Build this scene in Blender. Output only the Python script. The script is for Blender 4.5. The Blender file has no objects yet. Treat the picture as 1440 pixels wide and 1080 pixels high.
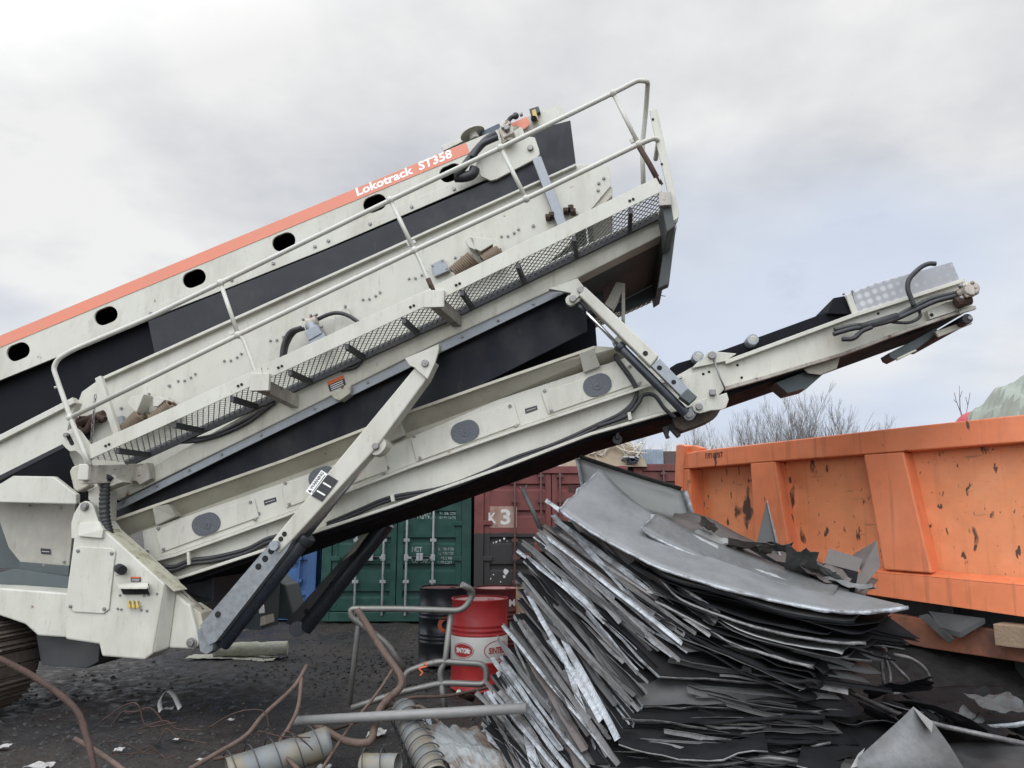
import bpy, bmesh, math, random
from mathutils import Vector, Matrix, noise
from mathutils.geometry import tessellate_polygon
V = Vector
PI = math.pi
R = math.radians
random.seed(7)
SC = bpy.context.scene
COL = SC.collection

# ------------------------------------------------------------------ camera
F = 1050.0; CZ = 1.7; TH = R(10.15)
CAM = V((0, 0, CZ))
FW = V((0, math.cos(TH), math.sin(TH))); UP = V((0, -math.sin(TH), math.cos(TH))); RT = V((1, 0, 0))
def ray(px, py): return RT * ((px - 720) / F) + UP * ((540 - py) / F) + FW
def P(px, py, Y):
    d = ray(px, py); return CAM + d * (Y / d.y)
def G(px, py, z=0.0):
    d = ray(px, py); return CAM + d * ((z - CZ) / d.z)
def PP(px, py, o, n):
    d = ray(px, py); return CAM + d * ((o - CAM).dot(n) / d.dot(n))
# the machine's lateral axis (pointing away from the camera) and its long axis
LAT = V((144, 1050, 0)).normalized(); AX = V((LAT.y, -LAT.x, 0))
def M(px, py, d):
    r = ray(px, py); return CAM + r * (d / r.dot(LAT))

cam = bpy.data.cameras.new('camera'); co = bpy.data.objects.new('camera', cam); COL.objects.link(co)
co.location = CAM; co.rotation_euler = (R(90) + TH, 0, 0)
cam.sensor_width = 36; cam.lens = 36 * F / 1440; cam.clip_start = .05; cam.clip_end = 2000
SC.camera = co

# ------------------------------------------------------------------ node helpers
def srgb(r, g, b):
    f = lambda c: (c / 255 / 12.92) if c / 255 <= .04045 else ((c / 255 + .055) / 1.055) ** 2.4
    return (f(r), f(g), f(b), 1)
def rgb(c): return (c[0], c[1], c[2], 1)
class NT:
    def __init__(s, tree): s.t = tree; s.n = tree.nodes; s.l = tree.links
    def new(s, typ, **kw):
        n = s.n.new(typ)
        for k, v in kw.items(): setattr(n, k, v)
        return n
    def link(s, a, b): s.l.new(a, b)
    def noise(s, vec, scale, detail=4, rough=.55):
        n = s.new('ShaderNodeTexNoise'); n.inputs['Scale'].default_value = scale
        n.inputs['Detail'].default_value = detail; n.inputs['Roughness'].default_value = rough
        if vec is not None: s.link(vec, n.inputs['Vector'])
        return n.outputs['Fac']
    def ramp(s, fac, a, b, lo=0., hi=1.):
        n = s.new('ShaderNodeMapRange'); n.inputs['From Min'].default_value = a; n.inputs['From Max'].default_value = b
        n.inputs['To Min'].default_value = lo; n.inputs['To Max'].default_value = hi
        s.link(fac, n.inputs['Value']); return n.outputs['Result']
    def math(s, op, a, b=None):
        n = s.new('ShaderNodeMath', operation=op)
        for i, x in enumerate((a, b)):
            if x is None: continue
            if isinstance(x, (int, float)): n.inputs[i].default_value = x
            else: s.link(x, n.inputs[i])
        return n.outputs[0]
    def mix(s, fac, a, b):
        n = s.new('ShaderNodeMix', data_type='RGBA')
        for key, x in ((0, fac), (6, a), (7, b)):
            if isinstance(x, (int, float)): n.inputs[key].default_value = x
            elif isinstance(x, tuple): n.inputs[key].default_value = x
            else: s.link(x, n.inputs[key])
        return n.outputs[2]
    def mapping(s, vec, scale=(1, 1, 1), rot=(0, 0, 0)):
        n = s.new('ShaderNodeMapping'); n.inputs['Scale'].default_value = scale; n.inputs['Rotation'].default_value = rot
        s.link(vec, n.inputs['Vector']); return n.outputs[0]
    def geo(s): return s.new('ShaderNodeNewGeometry').outputs['Position']

MATS = {}
def mk(name, base, rough=.5, metal=0., dirt=None, dscale=2.5, damt=.5, dlo=.5, dhi=.75, streak=True,
       rust=None, rscale=14, rth=.66, rstretch=1., var=.12, vscale=6, bump=0., bscale=60, spec=.5, rvar=.15, extra=None):
    m = bpy.data.materials.new(name); m.use_nodes = True; MATS[name] = m
    t = NT(m.node_tree); b = t.n['Principled BSDF']; pos = t.geo()
    dk = tuple(c * (1 - var) for c in base[:3]) + (1,); lt = tuple(min(1, c * (1 + var)) for c in base[:3]) + (1,)
    nv = t.noise(pos, vscale, 5)
    c = t.mix(t.ramp(nv, .3, .7), dk, lt)
    if extra: c = extra(t, pos, c)
    if dirt:
        v = t.mapping(pos, (1, 1, .25)) if streak else pos
        f1 = t.ramp(t.noise(v, dscale, 7, .65), dlo, dhi, 0, damt)
        c = t.mix(f1, c, rgb(dirt))
        f2 = t.ramp(t.noise(t.mapping(pos, (1, 1, .3)), dscale * 9, 4, .7), .58, .75, 0, damt * .7)
        c = t.mix(f2, c, rgb(dirt))
    if rust:
        v = t.mapping(pos, (1, 1, rstretch))
        f = t.ramp(t.noise(v, rscale, 5, .6), rth, rth + .05, 0, 1)
        c = t.mix(f, c, rgb(rust))
    t.link(c, b.inputs['Base Color'])
    b.inputs['Metallic'].default_value = metal
    b.inputs['Specular IOR Level'].default_value = spec
    t.link(t.ramp(nv, .3, .7, max(0, rough - rvar), min(1, rough + rvar)), b.inputs['Roughness'])
    if bump:
        n = t.new('ShaderNodeBump'); n.inputs['Strength'].default_value = bump; n.inputs['Distance'].default_value = .02
        t.link(t.noise(pos, bscale, 5), n.inputs['Height']); t.link(n.outputs[0], b.inputs['Normal'])
    return m

GRIME = (.20, .165, .115); RUST = (.09, .035, .015)
def specks(t, pos, c):
    c = t.mix(t.ramp(t.noise(pos, 55, 3, .6), .70, .73, 0, .7), c, (.16, .12, .08, 1))
    c = t.mix(t.ramp(t.noise(t.mapping(pos, (1, 1, .09)), 10, 5, .6), .60, .78, 0, .42), c, (.27, .23, .165, 1))
    return t.mix(t.ramp(t.noise(pos, .9, 5, .6), .45, .7, 0, .3), c, (.45, .42, .35, 1))
mk('white_paint', (.505, .495, .42), .45, extra=specks, dirt=GRIME, damt=.55, dlo=.47, dhi=.84, rust=(.16, .075, .035), rscale=9, rth=.70, var=.05)
mk('cream_paint', (.44, .415, .325), .5, extra=specks, dirt=GRIME, damt=.55, dlo=.46, dhi=.8, rust=(.14, .065, .03), rscale=10, rth=.71, var=.06)
def moss(t, pos, c):
    f = t.ramp(t.noise(pos, 6, 6, .7), .44, .62, 0, .75)
    return t.mix(f, c, (.13, .125, .045, 1))
mk('beam_paint', (.50, .49, .41), .45, extra=specks, dirt=GRIME, damt=.5, dlo=.46, dhi=.8, rust=(.16, .075, .03), rscale=8, rstretch=.35, rth=.66, var=.06)
mk('mossy_paint', (.5, .48, .37), .6, dirt=GRIME, damt=.6, extra=moss)
mk('dirty_paint', (.42, .39, .33), .6, dirt=(.09, .065, .045), damt=.8, dlo=.4, dhi=.65, rust=RUST, rscale=18, rth=.6)
mk('rail_paint', (.50, .49, .43), .42, dirt=(.35, .27, .19), damt=.4, dscale=1.2, rust=RUST, rscale=25, rth=.74, var=.05)
mk('salmon_stripe', (.62, .205, .125), .5, dirt=(.45, .22, .15), damt=.3, var=.05)
mk('white_letter', (.82, .8, .76), .5, var=.04)
mk('rubber_grey', (.019, .020, .023), .55, spec=.3, var=.4, vscale=2.2, dirt=(.055, .054, .052), damt=.55, dscale=1.3, rvar=.25, streak=False, bump=.15, bscale=8)
mk('rubber_black', (.010, .010, .013), .8, var=.3, dirt=(.025, .025, .025), damt=.3, spec=.12)
mk('shaded_beige', (.34, .325, .275), .6, dirt=GRIME, damt=.5)  # cream paint darkened for the shade under the hopper hood
mk('mesh_paint', (.36, .36, .335), .5, metal=.2, dirt=(.1, .09, .08), damt=.6)
mk('belt_black', (.009, .0105, .015), .6, spec=.25, var=.4, vscale=3, dirt=(.04, .035, .03), damt=.6, dscale=1.6, rvar=.25, bump=.1, bscale=12)
mk('hose_black', (.018, .018, .02), .45, dirt=(.08, .07, .06), damt=.4, bump=.3, bscale=150)
mk('dark_steel', (.05, .052, .055), .5, metal=.3, dirt=(.1, .08, .06), damt=.5)
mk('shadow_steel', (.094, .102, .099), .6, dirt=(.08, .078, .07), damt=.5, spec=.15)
mk('galvanised', (.27, .29, .305), .5, metal=.35, dirt=(.2, .2, .2), damt=.4, var=.15, vscale=25)
def spots(t, pos, c):
    v = t.new('ShaderNodeTexVoronoi', feature='F1'); v.inputs['Scale'].default_value = 15; v.inputs['Randomness'].default_value = .12
    t.link(t.mapping(pos, (1, .4, 1), (0, R(18), 0)), v.inputs['Vector'])
    return t.mix(t.ramp(v.outputs['Distance'], .2, .5), c, (.27, .27, .275, 1))
mk('leg_steel', (.22, .235, .24), .45, metal=.4, dirt=(.10, .10, .10), damt=.5, var=.2, vscale=20)
mk('brushed_cover', (.42, .42, .425), .5, metal=.3, var=.05, extra=spots)
mk('chrome_rod', (.75, .75, .76), .18, metal=1, var=.04)
mk('bare_tube', (.17, .165, .15), .5, metal=.5, dirt=(.12, .1, .08), damt=.5, rust=(.14, .06, .03), rscale=12, rth=.66)
mk('cylinder_paint', (.020, .026, .034), .35, dirt=(.08, .07, .06), damt=.35)
mk('grey_vent', (.075, .08, .09), .55, var=.15, bump=.3, bscale=50)
mk('bolt_steel', (.22, .21, .20), .45, metal=.6, rust=RUST, rscale=30, rth=.62)
mk('hole_black', (.008, .008, .008), .9, var=0)
mk('spring_steel', (.15, .105, .065), .6, dirt=(.07, .045, .03), damt=.7, var=.25, vscale=30)
mk('rust_steel', (.06, .036, .027), .75, dirt=(.05, .03, .02), damt=.7, dscale=8, streak=False, var=.35, vscale=14, bump=.4, bscale=60, spec=.3)
mk('rust_light', (.105, .072, .056), .75, dirt=(.08, .045, .03), damt=.7, dscale=6, streak=False, var=.3, vscale=14, bump=.3, bscale=60, spec=.3)
mk('motor_paint', (.50, .45, .38), .5, dirt=(.10, .06, .04), damt=.8, dscale=6, rust=(.16, .06, .03), rscale=14, rth=.55)
mk('sticker_black', (.02, .02, .022), .4, var=.1)
mk('sticker_orange', (.55, .12, .03), .4, var=.1)
mk('yellow_plastic', (.5, .36, .1), .5)
mk('blue_plastic', (.04, .06, .09), .5)
mk('track_steel', (.10, .078, .060), .8, dirt=(.045, .035, .028), damt=.8, streak=False, dscale=5, bump=.5, bscale=30)
mk('gearbox_grey', (.068, .085, .085), .6, dirt=(.05, .045, .035), damt=.6)

# ------------------------------------------------------------------ mesh builder
class MB:
    def __init__(s): s.v = []; s.f = []; s.m = []; s.s = []
    def add(s, vs, fs, mat=0, smooth=False):
        o = len(s.v); s.v += [V(x) for x in vs]
        for f in fs: s.f.append([i + o for i in f]); s.m.append(mat); s.s.append(smooth)
        return s
    def prism(s, pts, vec, mat=0, holes=(), side=None):
        vec = V(vec); n = len(pts)
        if not holes:
            vs = list(pts) + [p + vec for p in pts]
            s.add(vs, [list(range(n)), list(range(2 * n - 1, n - 1, -1))], mat)
            o = len(s.v) - 2 * n
            for i in range(n):
                j = (i + 1) % n
                s.f.append([o + i, o + j, o + n + j, o + n + i]); s.m.append(mat if side is None else side); s.s.append(False)
            return s
        loops = [list(pts)] + [list(h) for h in holes]
        flat = [p for l in loops for p in l]; k = len(flat)
        tris = tessellate_polygon(loops)
        s.add(flat + [p + vec for p in flat], [list(t) for t in tris] + [[i + k for i in reversed(t)] for t in tris], mat)
        o = len(s.v) - 2 * k; st = 0
        for l in loops:
            m_ = len(l)
            for i in range(m_):
                a = o + st + i; b = o + st + (i + 1) % m_
                s.f.append([a, b, b + k, a + k]); s.m.append(mat); s.s.append(False)
            st += m_
        return s
    def plate(s, px, d, t, mat=0, holes=(), fn=None):     # outline in machine side view at lateral distance d, t deep
        fn = fn or M
        return s.prism([fn(p[0], p[1], p[2] if len(p) > 2 else d) for p in px], LAT * t, mat,
                       [[fn(p[0], p[1], d) for p in h] for h in holes])
    def obox(s, c, ax, ay, az, mat=0):
        vs = [c + ax * i + ay * j + az * k for i in (-1, 1) for j in (-1, 1) for k in (-1, 1)]
        return s.add(vs, [(0, 1, 3, 2), (4, 6, 7, 5), (0, 4, 5, 1), (2, 3, 7, 6), (0, 2, 6, 4), (1, 5, 7, 3)], mat)
    def box(s, lo, hi, mat=0):
        lo = V(lo); hi = V(hi); c = (lo + hi) / 2; h = (hi - lo) / 2
        return s.obox(c, V((h.x, 0, 0)), V((0, h.y, 0)), V((0, 0, h.z)), mat)
    def bar(s, a, b, w, t, up, mat=0):                  # rectangular bar a->b, w across 'up', t along 'up'
        d = (b - a); l = d.length / 2; d = d.normalized(); up = (up - d * up.dot(d)).normalized(); q = d.cross(up)
        return s.obox((a + b) / 2, d * l, q * (w / 2), up * (t / 2), mat)
    def tube(s, pts, r, n=8, mat=0, caps=True, smooth=True, rs=None):
        pts = [V(p) for p in pts]; k = len(pts)
        q = None; rings = []
        for i, p in enumerate(pts):
            d = (pts[min(i + 1, k - 1)] - pts[max(i - 1, 0)])
            if d.length < 1e-9: d = V((0, 0, 1))
            d.normalize()
            if q is None:
                q = d.orthogonal().normalized()
            else:
                q = q - d * q.dot(d)
                q = q.normalized() if q.length > 1e-6 else d.orthogonal().normalized()
            w = d.cross(q); rr = rs[i] if rs else r
            rings.append([p + (q * math.cos(2 * PI * j / n) + w * math.sin(2 * PI * j / n)) * rr for j in range(n)])
        vs = [x for g in rings for x in g]; fs = []
        for i in range(k - 1):
            for j in range(n):
                fs.append([i * n + j, i * n + (j + 1) % n, (i + 1) * n + (j + 1) % n, (i + 1) * n + j])
        s.add(vs, fs, mat, smooth)
        if caps:
            o = len(s.v) - len(vs)
            s.f.append([o + j for j in range(n)][::-1]); s.m.append(mat); s.s.append(False)
            s.f.append([o + (k - 1) * n + j for j in range(n)]); s.m.append(mat); s.s.append(False)
        return s
    def cyl(s, a, b, r, n=16, mat=0, r2=None):
        return s.tube([a, b], r, n, mat, rs=None if r2 is None else [r, r2])
    def bolt(s, p, nrm, r=.014, h=.014, mat=0, n=6): return s.cyl(p, p + nrm * h, r, n, mat)
    def sphere(s, c, r, mat=0, n=10, sc=(1, 1, 1)):
        m = n // 2 + 1; vs = []; fs = []
        for i in range(m + 1):
            a = PI * i / m
            for j in range(n):
                b = 2 * PI * j / n
                vs.append(c + V((math.sin(a) * math.cos(b) * r * sc[0], math.sin(a) * math.sin(b) * r * sc[1], math.cos(a) * r * sc[2])))
        for i in range(m):
            for j in range(n): fs.append([i * n + j, i * n + (j + 1) % n, (i + 1) * n + (j + 1) % n, (i + 1) * n + j])
        return s.add(vs, fs, mat, True)
    def grid(s, fn, nu, nv, mat=0, smooth=True):
        vs = [fn(i / (nu - 1), j / (nv - 1)) for j in range(nv) for i in range(nu)]
        fs = [[j * nu + i, j * nu + i + 1, (j + 1) * nu + i + 1, (j + 1) * nu + i] for j in range(nv - 1) for i in range(nu - 1)]
        return s.add(vs, fs, mat, smooth)
    def lathe(s, c, prof, n=32, mat=0, smooth=True):
        vs = [c + V((r * math.cos(2 * PI * j / n), r * math.sin(2 * PI * j / n), z)) for r, z in prof for j in range(n)]
        fs = [[i * n + j, i * n + (j + 1) % n, (i + 1) * n + (j + 1) % n, (i + 1) * n + j] for i in range(len(prof) - 1) for j in range(n)]
        return s.add(vs, fs, mat, smooth)
    def build(s, name, mats, parent=None, bevel=0., label=None, cat=None, group=None, kind=None, solid=0., recalc=True, weld=False, origin=None):
        if isinstance(mats, str): mats = [mats]
        if parent is not None: o0 = ORG[parent.name]
        elif origin is not None: o0 = V(origin)
        else:
            xs = [v.x for v in s.v]; ys = [v.y for v in s.v]; zs = [v.z for v in s.v]
            o0 = V(((min(xs) + max(xs)) / 2, (min(ys) + max(ys)) / 2, min(zs)))
        me = bpy.data.meshes.new(name)
        me.from_pydata([v - o0 for v in s.v], [], s.f)
        for m in mats: me.materials.append(MATS[m])
        me.polygons.foreach_set('material_index', s.m); me.polygons.foreach_set('use_smooth', s.s)
        if recalc or weld:
            bm = bmesh.new(); bm.from_mesh(me)
            if weld: bmesh.ops.remove_doubles(bm, verts=bm.verts, dist=1e-5)
            bmesh.ops.recalc_face_normals(bm, faces=bm.faces); bm.to_mesh(me); bm.free()
        me.update()
        ob = bpy.data.objects.new(name, me); COL.objects.link(ob)
        if parent is not None: ob.parent = parent
        else: ob.location = o0
        ORG[ob.name] = o0
        if solid:
            md = ob.modifiers.new('thick', 'SOLIDIFY'); md.thickness = solid; md.offset = 0
        if bevel:
            md = ob.modifiers.new('bev', 'BEVEL'); md.width = bevel; md.segments = 2; md.limit_method = 'ANGLE'; md.angle_limit = R(40)
        tag(ob, label, cat, group, kind)
        return ob
ORG = {}
def tag(o, label=None, cat=None, group=None, kind=None):
    if label: o['label'] = label
    if cat: o['category'] = cat
    if group: o['group'] = group
    if kind: o['kind'] = kind
def thing(name, loc, label, cat, group=None):
    e = bpy.data.objects.new(name, None); COL.objects.link(e); e.location = loc; e.empty_display_size = .3
    ORG[e.name] = V(loc); tag(e, label, cat, group); return e
def copy_tree(o, loc=None, rotz=None, scale=None, parent=None):
    c = o.copy(); COL.objects.link(c)
    if parent is not None: c.parent = parent
    if loc is not None: c.location = loc
    if rotz is not None: c.rotation_euler = (0, 0, rotz)
    if scale is not None: c.scale = scale
    for ch in list(o.children): copy_tree(ch, parent=c)
    return c
def curve(pts, n=8):                                    # Catmull-Rom through pts
    pts = [V(p) for p in pts]; q = [pts[0] * 2 - pts[1]] + pts + [pts[-1] * 2 - pts[-2]]; out = []
    for i in range(1, len(q) - 2):
        a, b, c, d = q[i - 1], q[i], q[i + 1], q[i + 2]
        for k in range(n):
            t = k / n
            out.append(.5 * ((2 * b) + (c - a) * t + (2 * a - 5 * b + 4 * c - d) * t * t + (3 * b - a - 3 * c + d) * t ** 3))
    out.append(pts[-1]); return out
def fillet(pts, r, n=5):                                # polyline with rounded corners
    pts = [V(p) for p in pts]; out = [pts[0]]
    for i in range(1, len(pts) - 1):
        p = pts[i]; a = (pts[i - 1] - p); b = (pts[i + 1] - p)
        k = min(r, a.length * .45, b.length * .45); a = p + a.normalized() * k; b = p + b.normalized() * k
        for j in range(n + 1):
            t = j / n; out.append(a * (1 - t) ** 2 + p * 2 * t * (1 - t) + b * t * t)
    out.append(pts[-1]); return out
def helix(a, b, r, turns, n=14):
    d = (b - a); u = d.normalized().orthogonal(); w = d.normalized().cross(u); k = int(turns * n)
    return [a + d * (i / k) + (u * math.cos(2 * PI * i / n) + w * math.sin(2 * PI * i / n)) * r for i in range(k + 1)]
_txt = {}
def text2d(st):
    if st in _txt: return _txt[st]
    cu = bpy.data.curves.new('t', 'FONT'); cu.body = st; cu.resolution_u = 3; cu.offset = 0.03
    ob = bpy.data.objects.new('t', cu); COL.objects.link(ob)
    dg = bpy.context.evaluated_depsgraph_get(); me = bpy.data.meshes.new_from_object(ob.evaluated_get(dg))
    vs = [v.co.copy() for v in me.vertices]; fs = [list(p.vertices) for p in me.polygons]
    bpy.data.objects.remove(ob); bpy.data.meshes.remove(me)
    x0 = min(v.x for v in vs); x1 = max(v.x for v in vs); y0 = min(v.y for v in vs); y1 = max(v.y for v in vs)
    vs = [((v.x - x0) / (x1 - x0), (v.y - y0) / (y1 - y0)) for v in vs]
    _txt[st] = (vs, fs); return _txt[st]
def lettering(mb, st, o, ex, ey, mat=0, shear=0.):     # o bottom-left, ex along width, ey along height (full vectors)
    vs, fs = text2d(st)
    mb.add([o + ex * (x + shear * y) + ey * y for x, y in vs], fs, mat); return mb
def ngon(px, py, a, b, rot=0, n=20):                    # ellipse outline in pixels
    return [(px + a * math.cos(t) * math.cos(rot) - b * math.sin(t) * math.sin(rot), py + a * math.cos(t) * math.sin(rot) + b * math.sin(t) * math.cos(rot))
            for t in [2 * PI * i / n for i in range(n)]]
def capsule(px, py, hl, r, rot, n=8):
    out = []
    for s in (1, -1):
        for i in range(n + 1):
            t = -PI / 2 + PI * i / n + (0 if s > 0 else PI)
            x = s * hl + r * math.cos(t); y = r * math.sin(t)
            out.append((px + x * math.cos(rot) - y * math.sin(rot), py + x * math.sin(rot) + y * math.cos(rot)))
    return out
def lerp(a, b, t): return tuple(x + (y - x) * t for x, y in zip(a, b))
def along(pl, t):                                      # point at fraction t (by index) of a list of tuples
    x = t * (len(pl) - 1); i = min(int(max(x, 0)), len(pl) - 2); return lerp(pl[i], pl[i + 1], x - i)
NR = -LAT                                              # towards the camera side of the machine
# ================================================================== the mobile screening plant
plant = thing('mobile_screening_plant', G(190, 960), 'off-white tracked screening machine with salmon top stripe and long folding conveyor beside the scrap pile', 'screening machine')
def part(mb, name, mats, parent=plant, bevel=.005, label=None, **k): return mb.build(name, mats, parent, bevel=bevel, label=label, **k)
def stickers(parent, px, d, mats=('sticker_black', 'white_letter'), top=None, lines=3):
    b = MB(); q = [M(x, y, d) for x, y in px]                  # quad: tl, tr, br, bl
    b.prism(q, NR * .002, 0)
    e = lambda u, v: q[0] * (1 - u) * (1 - v) + q[1] * u * (1 - v) + q[2] * u * v + q[3] * (1 - u) * v + NR * .004
    if top:
        b.prism([e(0, 0), e(1, 0), e(1, top), e(0, top)], NR * .001, 2)
    for i in range(lines):
        v = (top or .1) + (1 - (top or .1)) * (i + .6) / (lines + .4)
        b.prism([e(.12, v), e(.88, v), e(.88, v + .06), e(.12, v + .06)], NR * .0015, 1)
    return b.build('warning_sticker', list(mats), parent)

# ---- upper conveyor frame ("hood") with stripe, oval openings, lettering
SL = math.atan(-.413)
hood_px = [(-60, 496.5), (656, 200), (787, 146), (796, 161), (748, 182), (690, 248), (300, 412), (-60, 559)]
ovals = [(25.5, 494.5), (149, 444), (273, 391.5), (399, 340), (527, 286), (634, 243)]
ops = [capsule(x, y, 5.5, 11.5, SL) for x, y in ovals]
b = MB(); b.plate(hood_px, 6.75, .02, holes=ops)
hood = part(b, 'conveyor_side_panel', 'white_paint', bevel=0)
b = MB(); b.prism([p + LAT * 1.05 for p in [M(x, y, 6.75) for x, y in hood_px]], LAT * .02)
part(b, 'conveyor_side_panel', 'white_paint')
b = MB(); b.plate([(-60, 497.2), (655.5, 200.8), (660, 215.5), (-60, 513.5)], 6.748, -.003)
b.plate([(718, 174), (741, 164), (745.6, 175), (736, 182), (727.5, 177.5), (720, 178)], 6.70, -.003)
part(b, 'colour_stripe', 'salmon_stripe', hood, 0)
b = MB(); o = M(502.5, 276, 6.744); e = M(594 , 238.8, 6.744) - o; u = (M(498, 265.5, 6.744) - o)
lettering(b, 'Lokotrack', o, (M(582, 243.5, 6.744) - o), u, shear=.02)
o = M(590, 240, 6.744); lettering(b, 'ST358', o, M(636.5, 221, 6.744) - o, M(586, 229, 6.744) - o, shear=.03)
part(b, 'lettering', 'white_letter', hood, 0)
b = MB(); b.plate([(-60, 545), (210, 433), (690, 235), (697, 249), (300, 410), (-60, 556)], 6.80, 1.0)
b.plate([(-60, 505), (640, 215), (640, 222), (-60, 512)], 6.80, 1.0)
part(b, 'conveyor_belt', 'rubber_black', hood)
b = MB(); b.plate([(208, 436), (690, 236.5), (691, 250), (456, 351.5), (300, 414), (212, 448)], 6.742, -.012)
for x, y in [(212.5, 441), (326, 394), (384.5, 370.5), (443, 347), (462, 339), (520.6, 315), (579, 291), (638.6, 266)]:
    b.bolt(M(x, y, 6.73), NR, .018, .015, 1)
part(b, 'skirt_strip', ['white_paint', 'bolt_steel'], hood, .003)
# curtain
b = MB(); b.plate([(208, 452), (456, 353), (690, 254), (748, 183), (802, 169), (810, 232), (217, 497)], 6.66, .015)
part(b, 'rubber_curtain', 'rubber_grey')
b = MB(); b.plate([(-60, 560), (212, 450), (222, 505), (140, 545), (105, 585), (0, 630), (-60, 660)], 6.85, .02)
part(b, 'rubber_curtain', 'rubber_black', label='near-black rubber curtain under the left end of the upper conveyor')
# gearbox bracket and drive
b = MB(); b.plate([(672, 222), (700, 206), (745, 192), (752, 193), (758, 210), (759, 217), (755, 222), (698, 252), (690, 254), (677, 248), (668, 236)], 6.62, .03)
b.plate([(704, 199), (731, 178), (735, 181), (742, 202), (720, 212)], 6.66, .02)
b.bolt(M(746, 209, 6.62), NR, .03, .03, 1, 8)
part(b, 'drive_bracket', ['white_paint', 'bolt_steel'])
b = MB(); c = M(715, 189, 6.55)
ex = (M(725, 184, 6.55) - c); ey = (M(712, 179, 6.55) - c)
b.obox(c, ex * .75, ey * .75, LAT * .09); b.cyl(c + ey * .6 - LAT * .1, c + ey * .6 + LAT * .2, .05, 12)
b.cyl(c - ex * .3 - ey * 1.1, c - ex * .3 + ey, .06, 12); b.bolt(c - LAT * .09, NR, .03, .05, 1)
b.bolt(c - LAT * .09 + ex * .5 + ey * .4, NR, .014, .03, 1); b.bolt(c - LAT * .09 - ex * .5 + ey * .4, NR, .014, .03, 1)
b.sphere(M(725, 163, 6.7), .035, 2); b.obox(M(733, 161, 6.7), ex * .2, ey * .2, LAT * .02, 1)
part(b, 'hydraulic_motor', ['motor_paint', 'bolt_steel', 'hose_black'], bevel=.008)
b = MB(); b.plate([(744, 153), (757, 149), (760, 157), (747, 163)], 6.7, .05, 0); b.plate([(748, 155), (753, 153), (757, 168), (750, 171)], 6.66, .05, 1)
b.cyl(M(751, 167, 6.64), M(751, 167, 6.74), .03, 12, 2)
part(b, 'work_lamp', ['dark_steel', 'yellow_plastic', 'hole_black'])
b = MB(); a0 = M(668, 196, 6.85); up_ = (M(661, 180, 6.85) - a0).normalized()
b.cyl(a0, a0 + up_ * .1, .05, 12); b.tube([a0 + up_ * .06, a0 + up_ * .075, a0 + up_ * .085], .1, 20, rs=[.13, .13, .09])
b.plate([(620, 205), (655, 192), (655, 197), (624, 212)], 6.95, .05)
part(b, 'vent_cap', 'white_paint')
b = MB(); b.plate([(676, 185), (702, 173), (706, 186), (690, 194), (680, 196)], 6.85, .3)
part(b, 'bearing_cover', 'blue_plastic')
for pts, r, d in [([(640, 246), (650, 237), (668, 214), (684, 197), (698, 188)], .038, 6.56), ([(700, 193), (688, 198), (676, 205), (664, 222)], .030, 6.53),
                  ([(640, 249), (652, 249), (664, 245), (668, 236)], .05, 6.6), ([(712, 176), (718, 166), (726, 163)], .022, 6.62)]:
    b = MB(); b.tube(curve([M(x, y, d) for x, y in pts]), r, 10); part(b, 'hose', 'hose_black', bevel=0)
b = MB(); b.plate([(748, 223), (760.5, 219), (796.7, 313), (785, 320)], 6.46, .06)
part(b, 'brace', 'galvanised')
for lugs in [(771, 306), (776, 303)], [(796, 297), (803, 293), (806, 298)]:
  b = MB()
  for x, y in lugs:
    b.obox(M(x, y, 6.5), AX * .024, LAT * .05, V((0, 0, .018)))
  part(b, 'lifting_lug', 'rust_steel', label='rust-brown lug on the white side plate')

# ---- screen box
b = MB(); b.plate([(115, 551), (140, 533), (810, 231), (856, 231.5), (859, 261), (825, 302), (800, 345), (700, 428), (400, 585), (160, 695), (120, 690), (98, 640), (97, 600), (108, 570)], 6.55, .02)
for i in range(9):
    x0 = 186 + i * 64.9; y0 = 564 - 28.9 * i + (i * (8 - i)) * .12
    for k, (dx, dy) in enumerate([(0, 0), (9, -.6), (18, -5), (24, -10)]):
        if i == 4 and k > 1: continue
        b.bolt(M(x0 + dx, y0 + dy, 6.55), NR, .013, .016, 1)
for x, y in [(750, 318), (849, 251), (841, 268), (811, 301), (171, 574), (238.5, 542.5), (842, 258)]: b.bolt(M(x, y, 6.55), NR, .016, .016, 1)
screen = part(b, 'screen_side_plate', ['white_paint', 'bolt_steel'], bevel=.004)
b = MB(); b.plate([(140, 531.5), (810, 229.5), (810.5, 232.5), (140, 536)], 6.50, .05); part(b, 'flange', 'white_paint', screen, .003)
b = MB(); b.plate([(856, 231.5), (859, 261), (825, 302), (780, 345), (400, 560), (300, 600)], 7.95, .02); part(b, 'screen_side_plate', 'white_paint')
b = MB(); b.plate([(140, 600), (812, 292), (822, 302), (780, 345), (400, 535), (150, 640)], 6.58, 1.36); part(b, 'screen_deck', 'shadow_steel')
b = MB(); b.plate([(824, 303), (859, 262), (861, 263), (861, 275), (832, 305)], 6.57, 1.36); part(b, 'screen_lip', 'cream_paint')
def spring_set(cps, plates, d):
    for (a, bb, r) in cps:
        p = MB(); A = M(a[0], a[1], d); B = M(bb[0], bb[1], d)
        p.tube(helix(A, B, r, 11), .0125, 6); p.cyl(A, B, r * .45, 10); part(p, 'coil_spring', 'spring_steel', bevel=0)
    p = MB()
    for q in plates: p.plate(q, d + .1, -.16 if len(q) > 4 else -.02)
    part(p, 'spring_bracket', 'white_paint')
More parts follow.
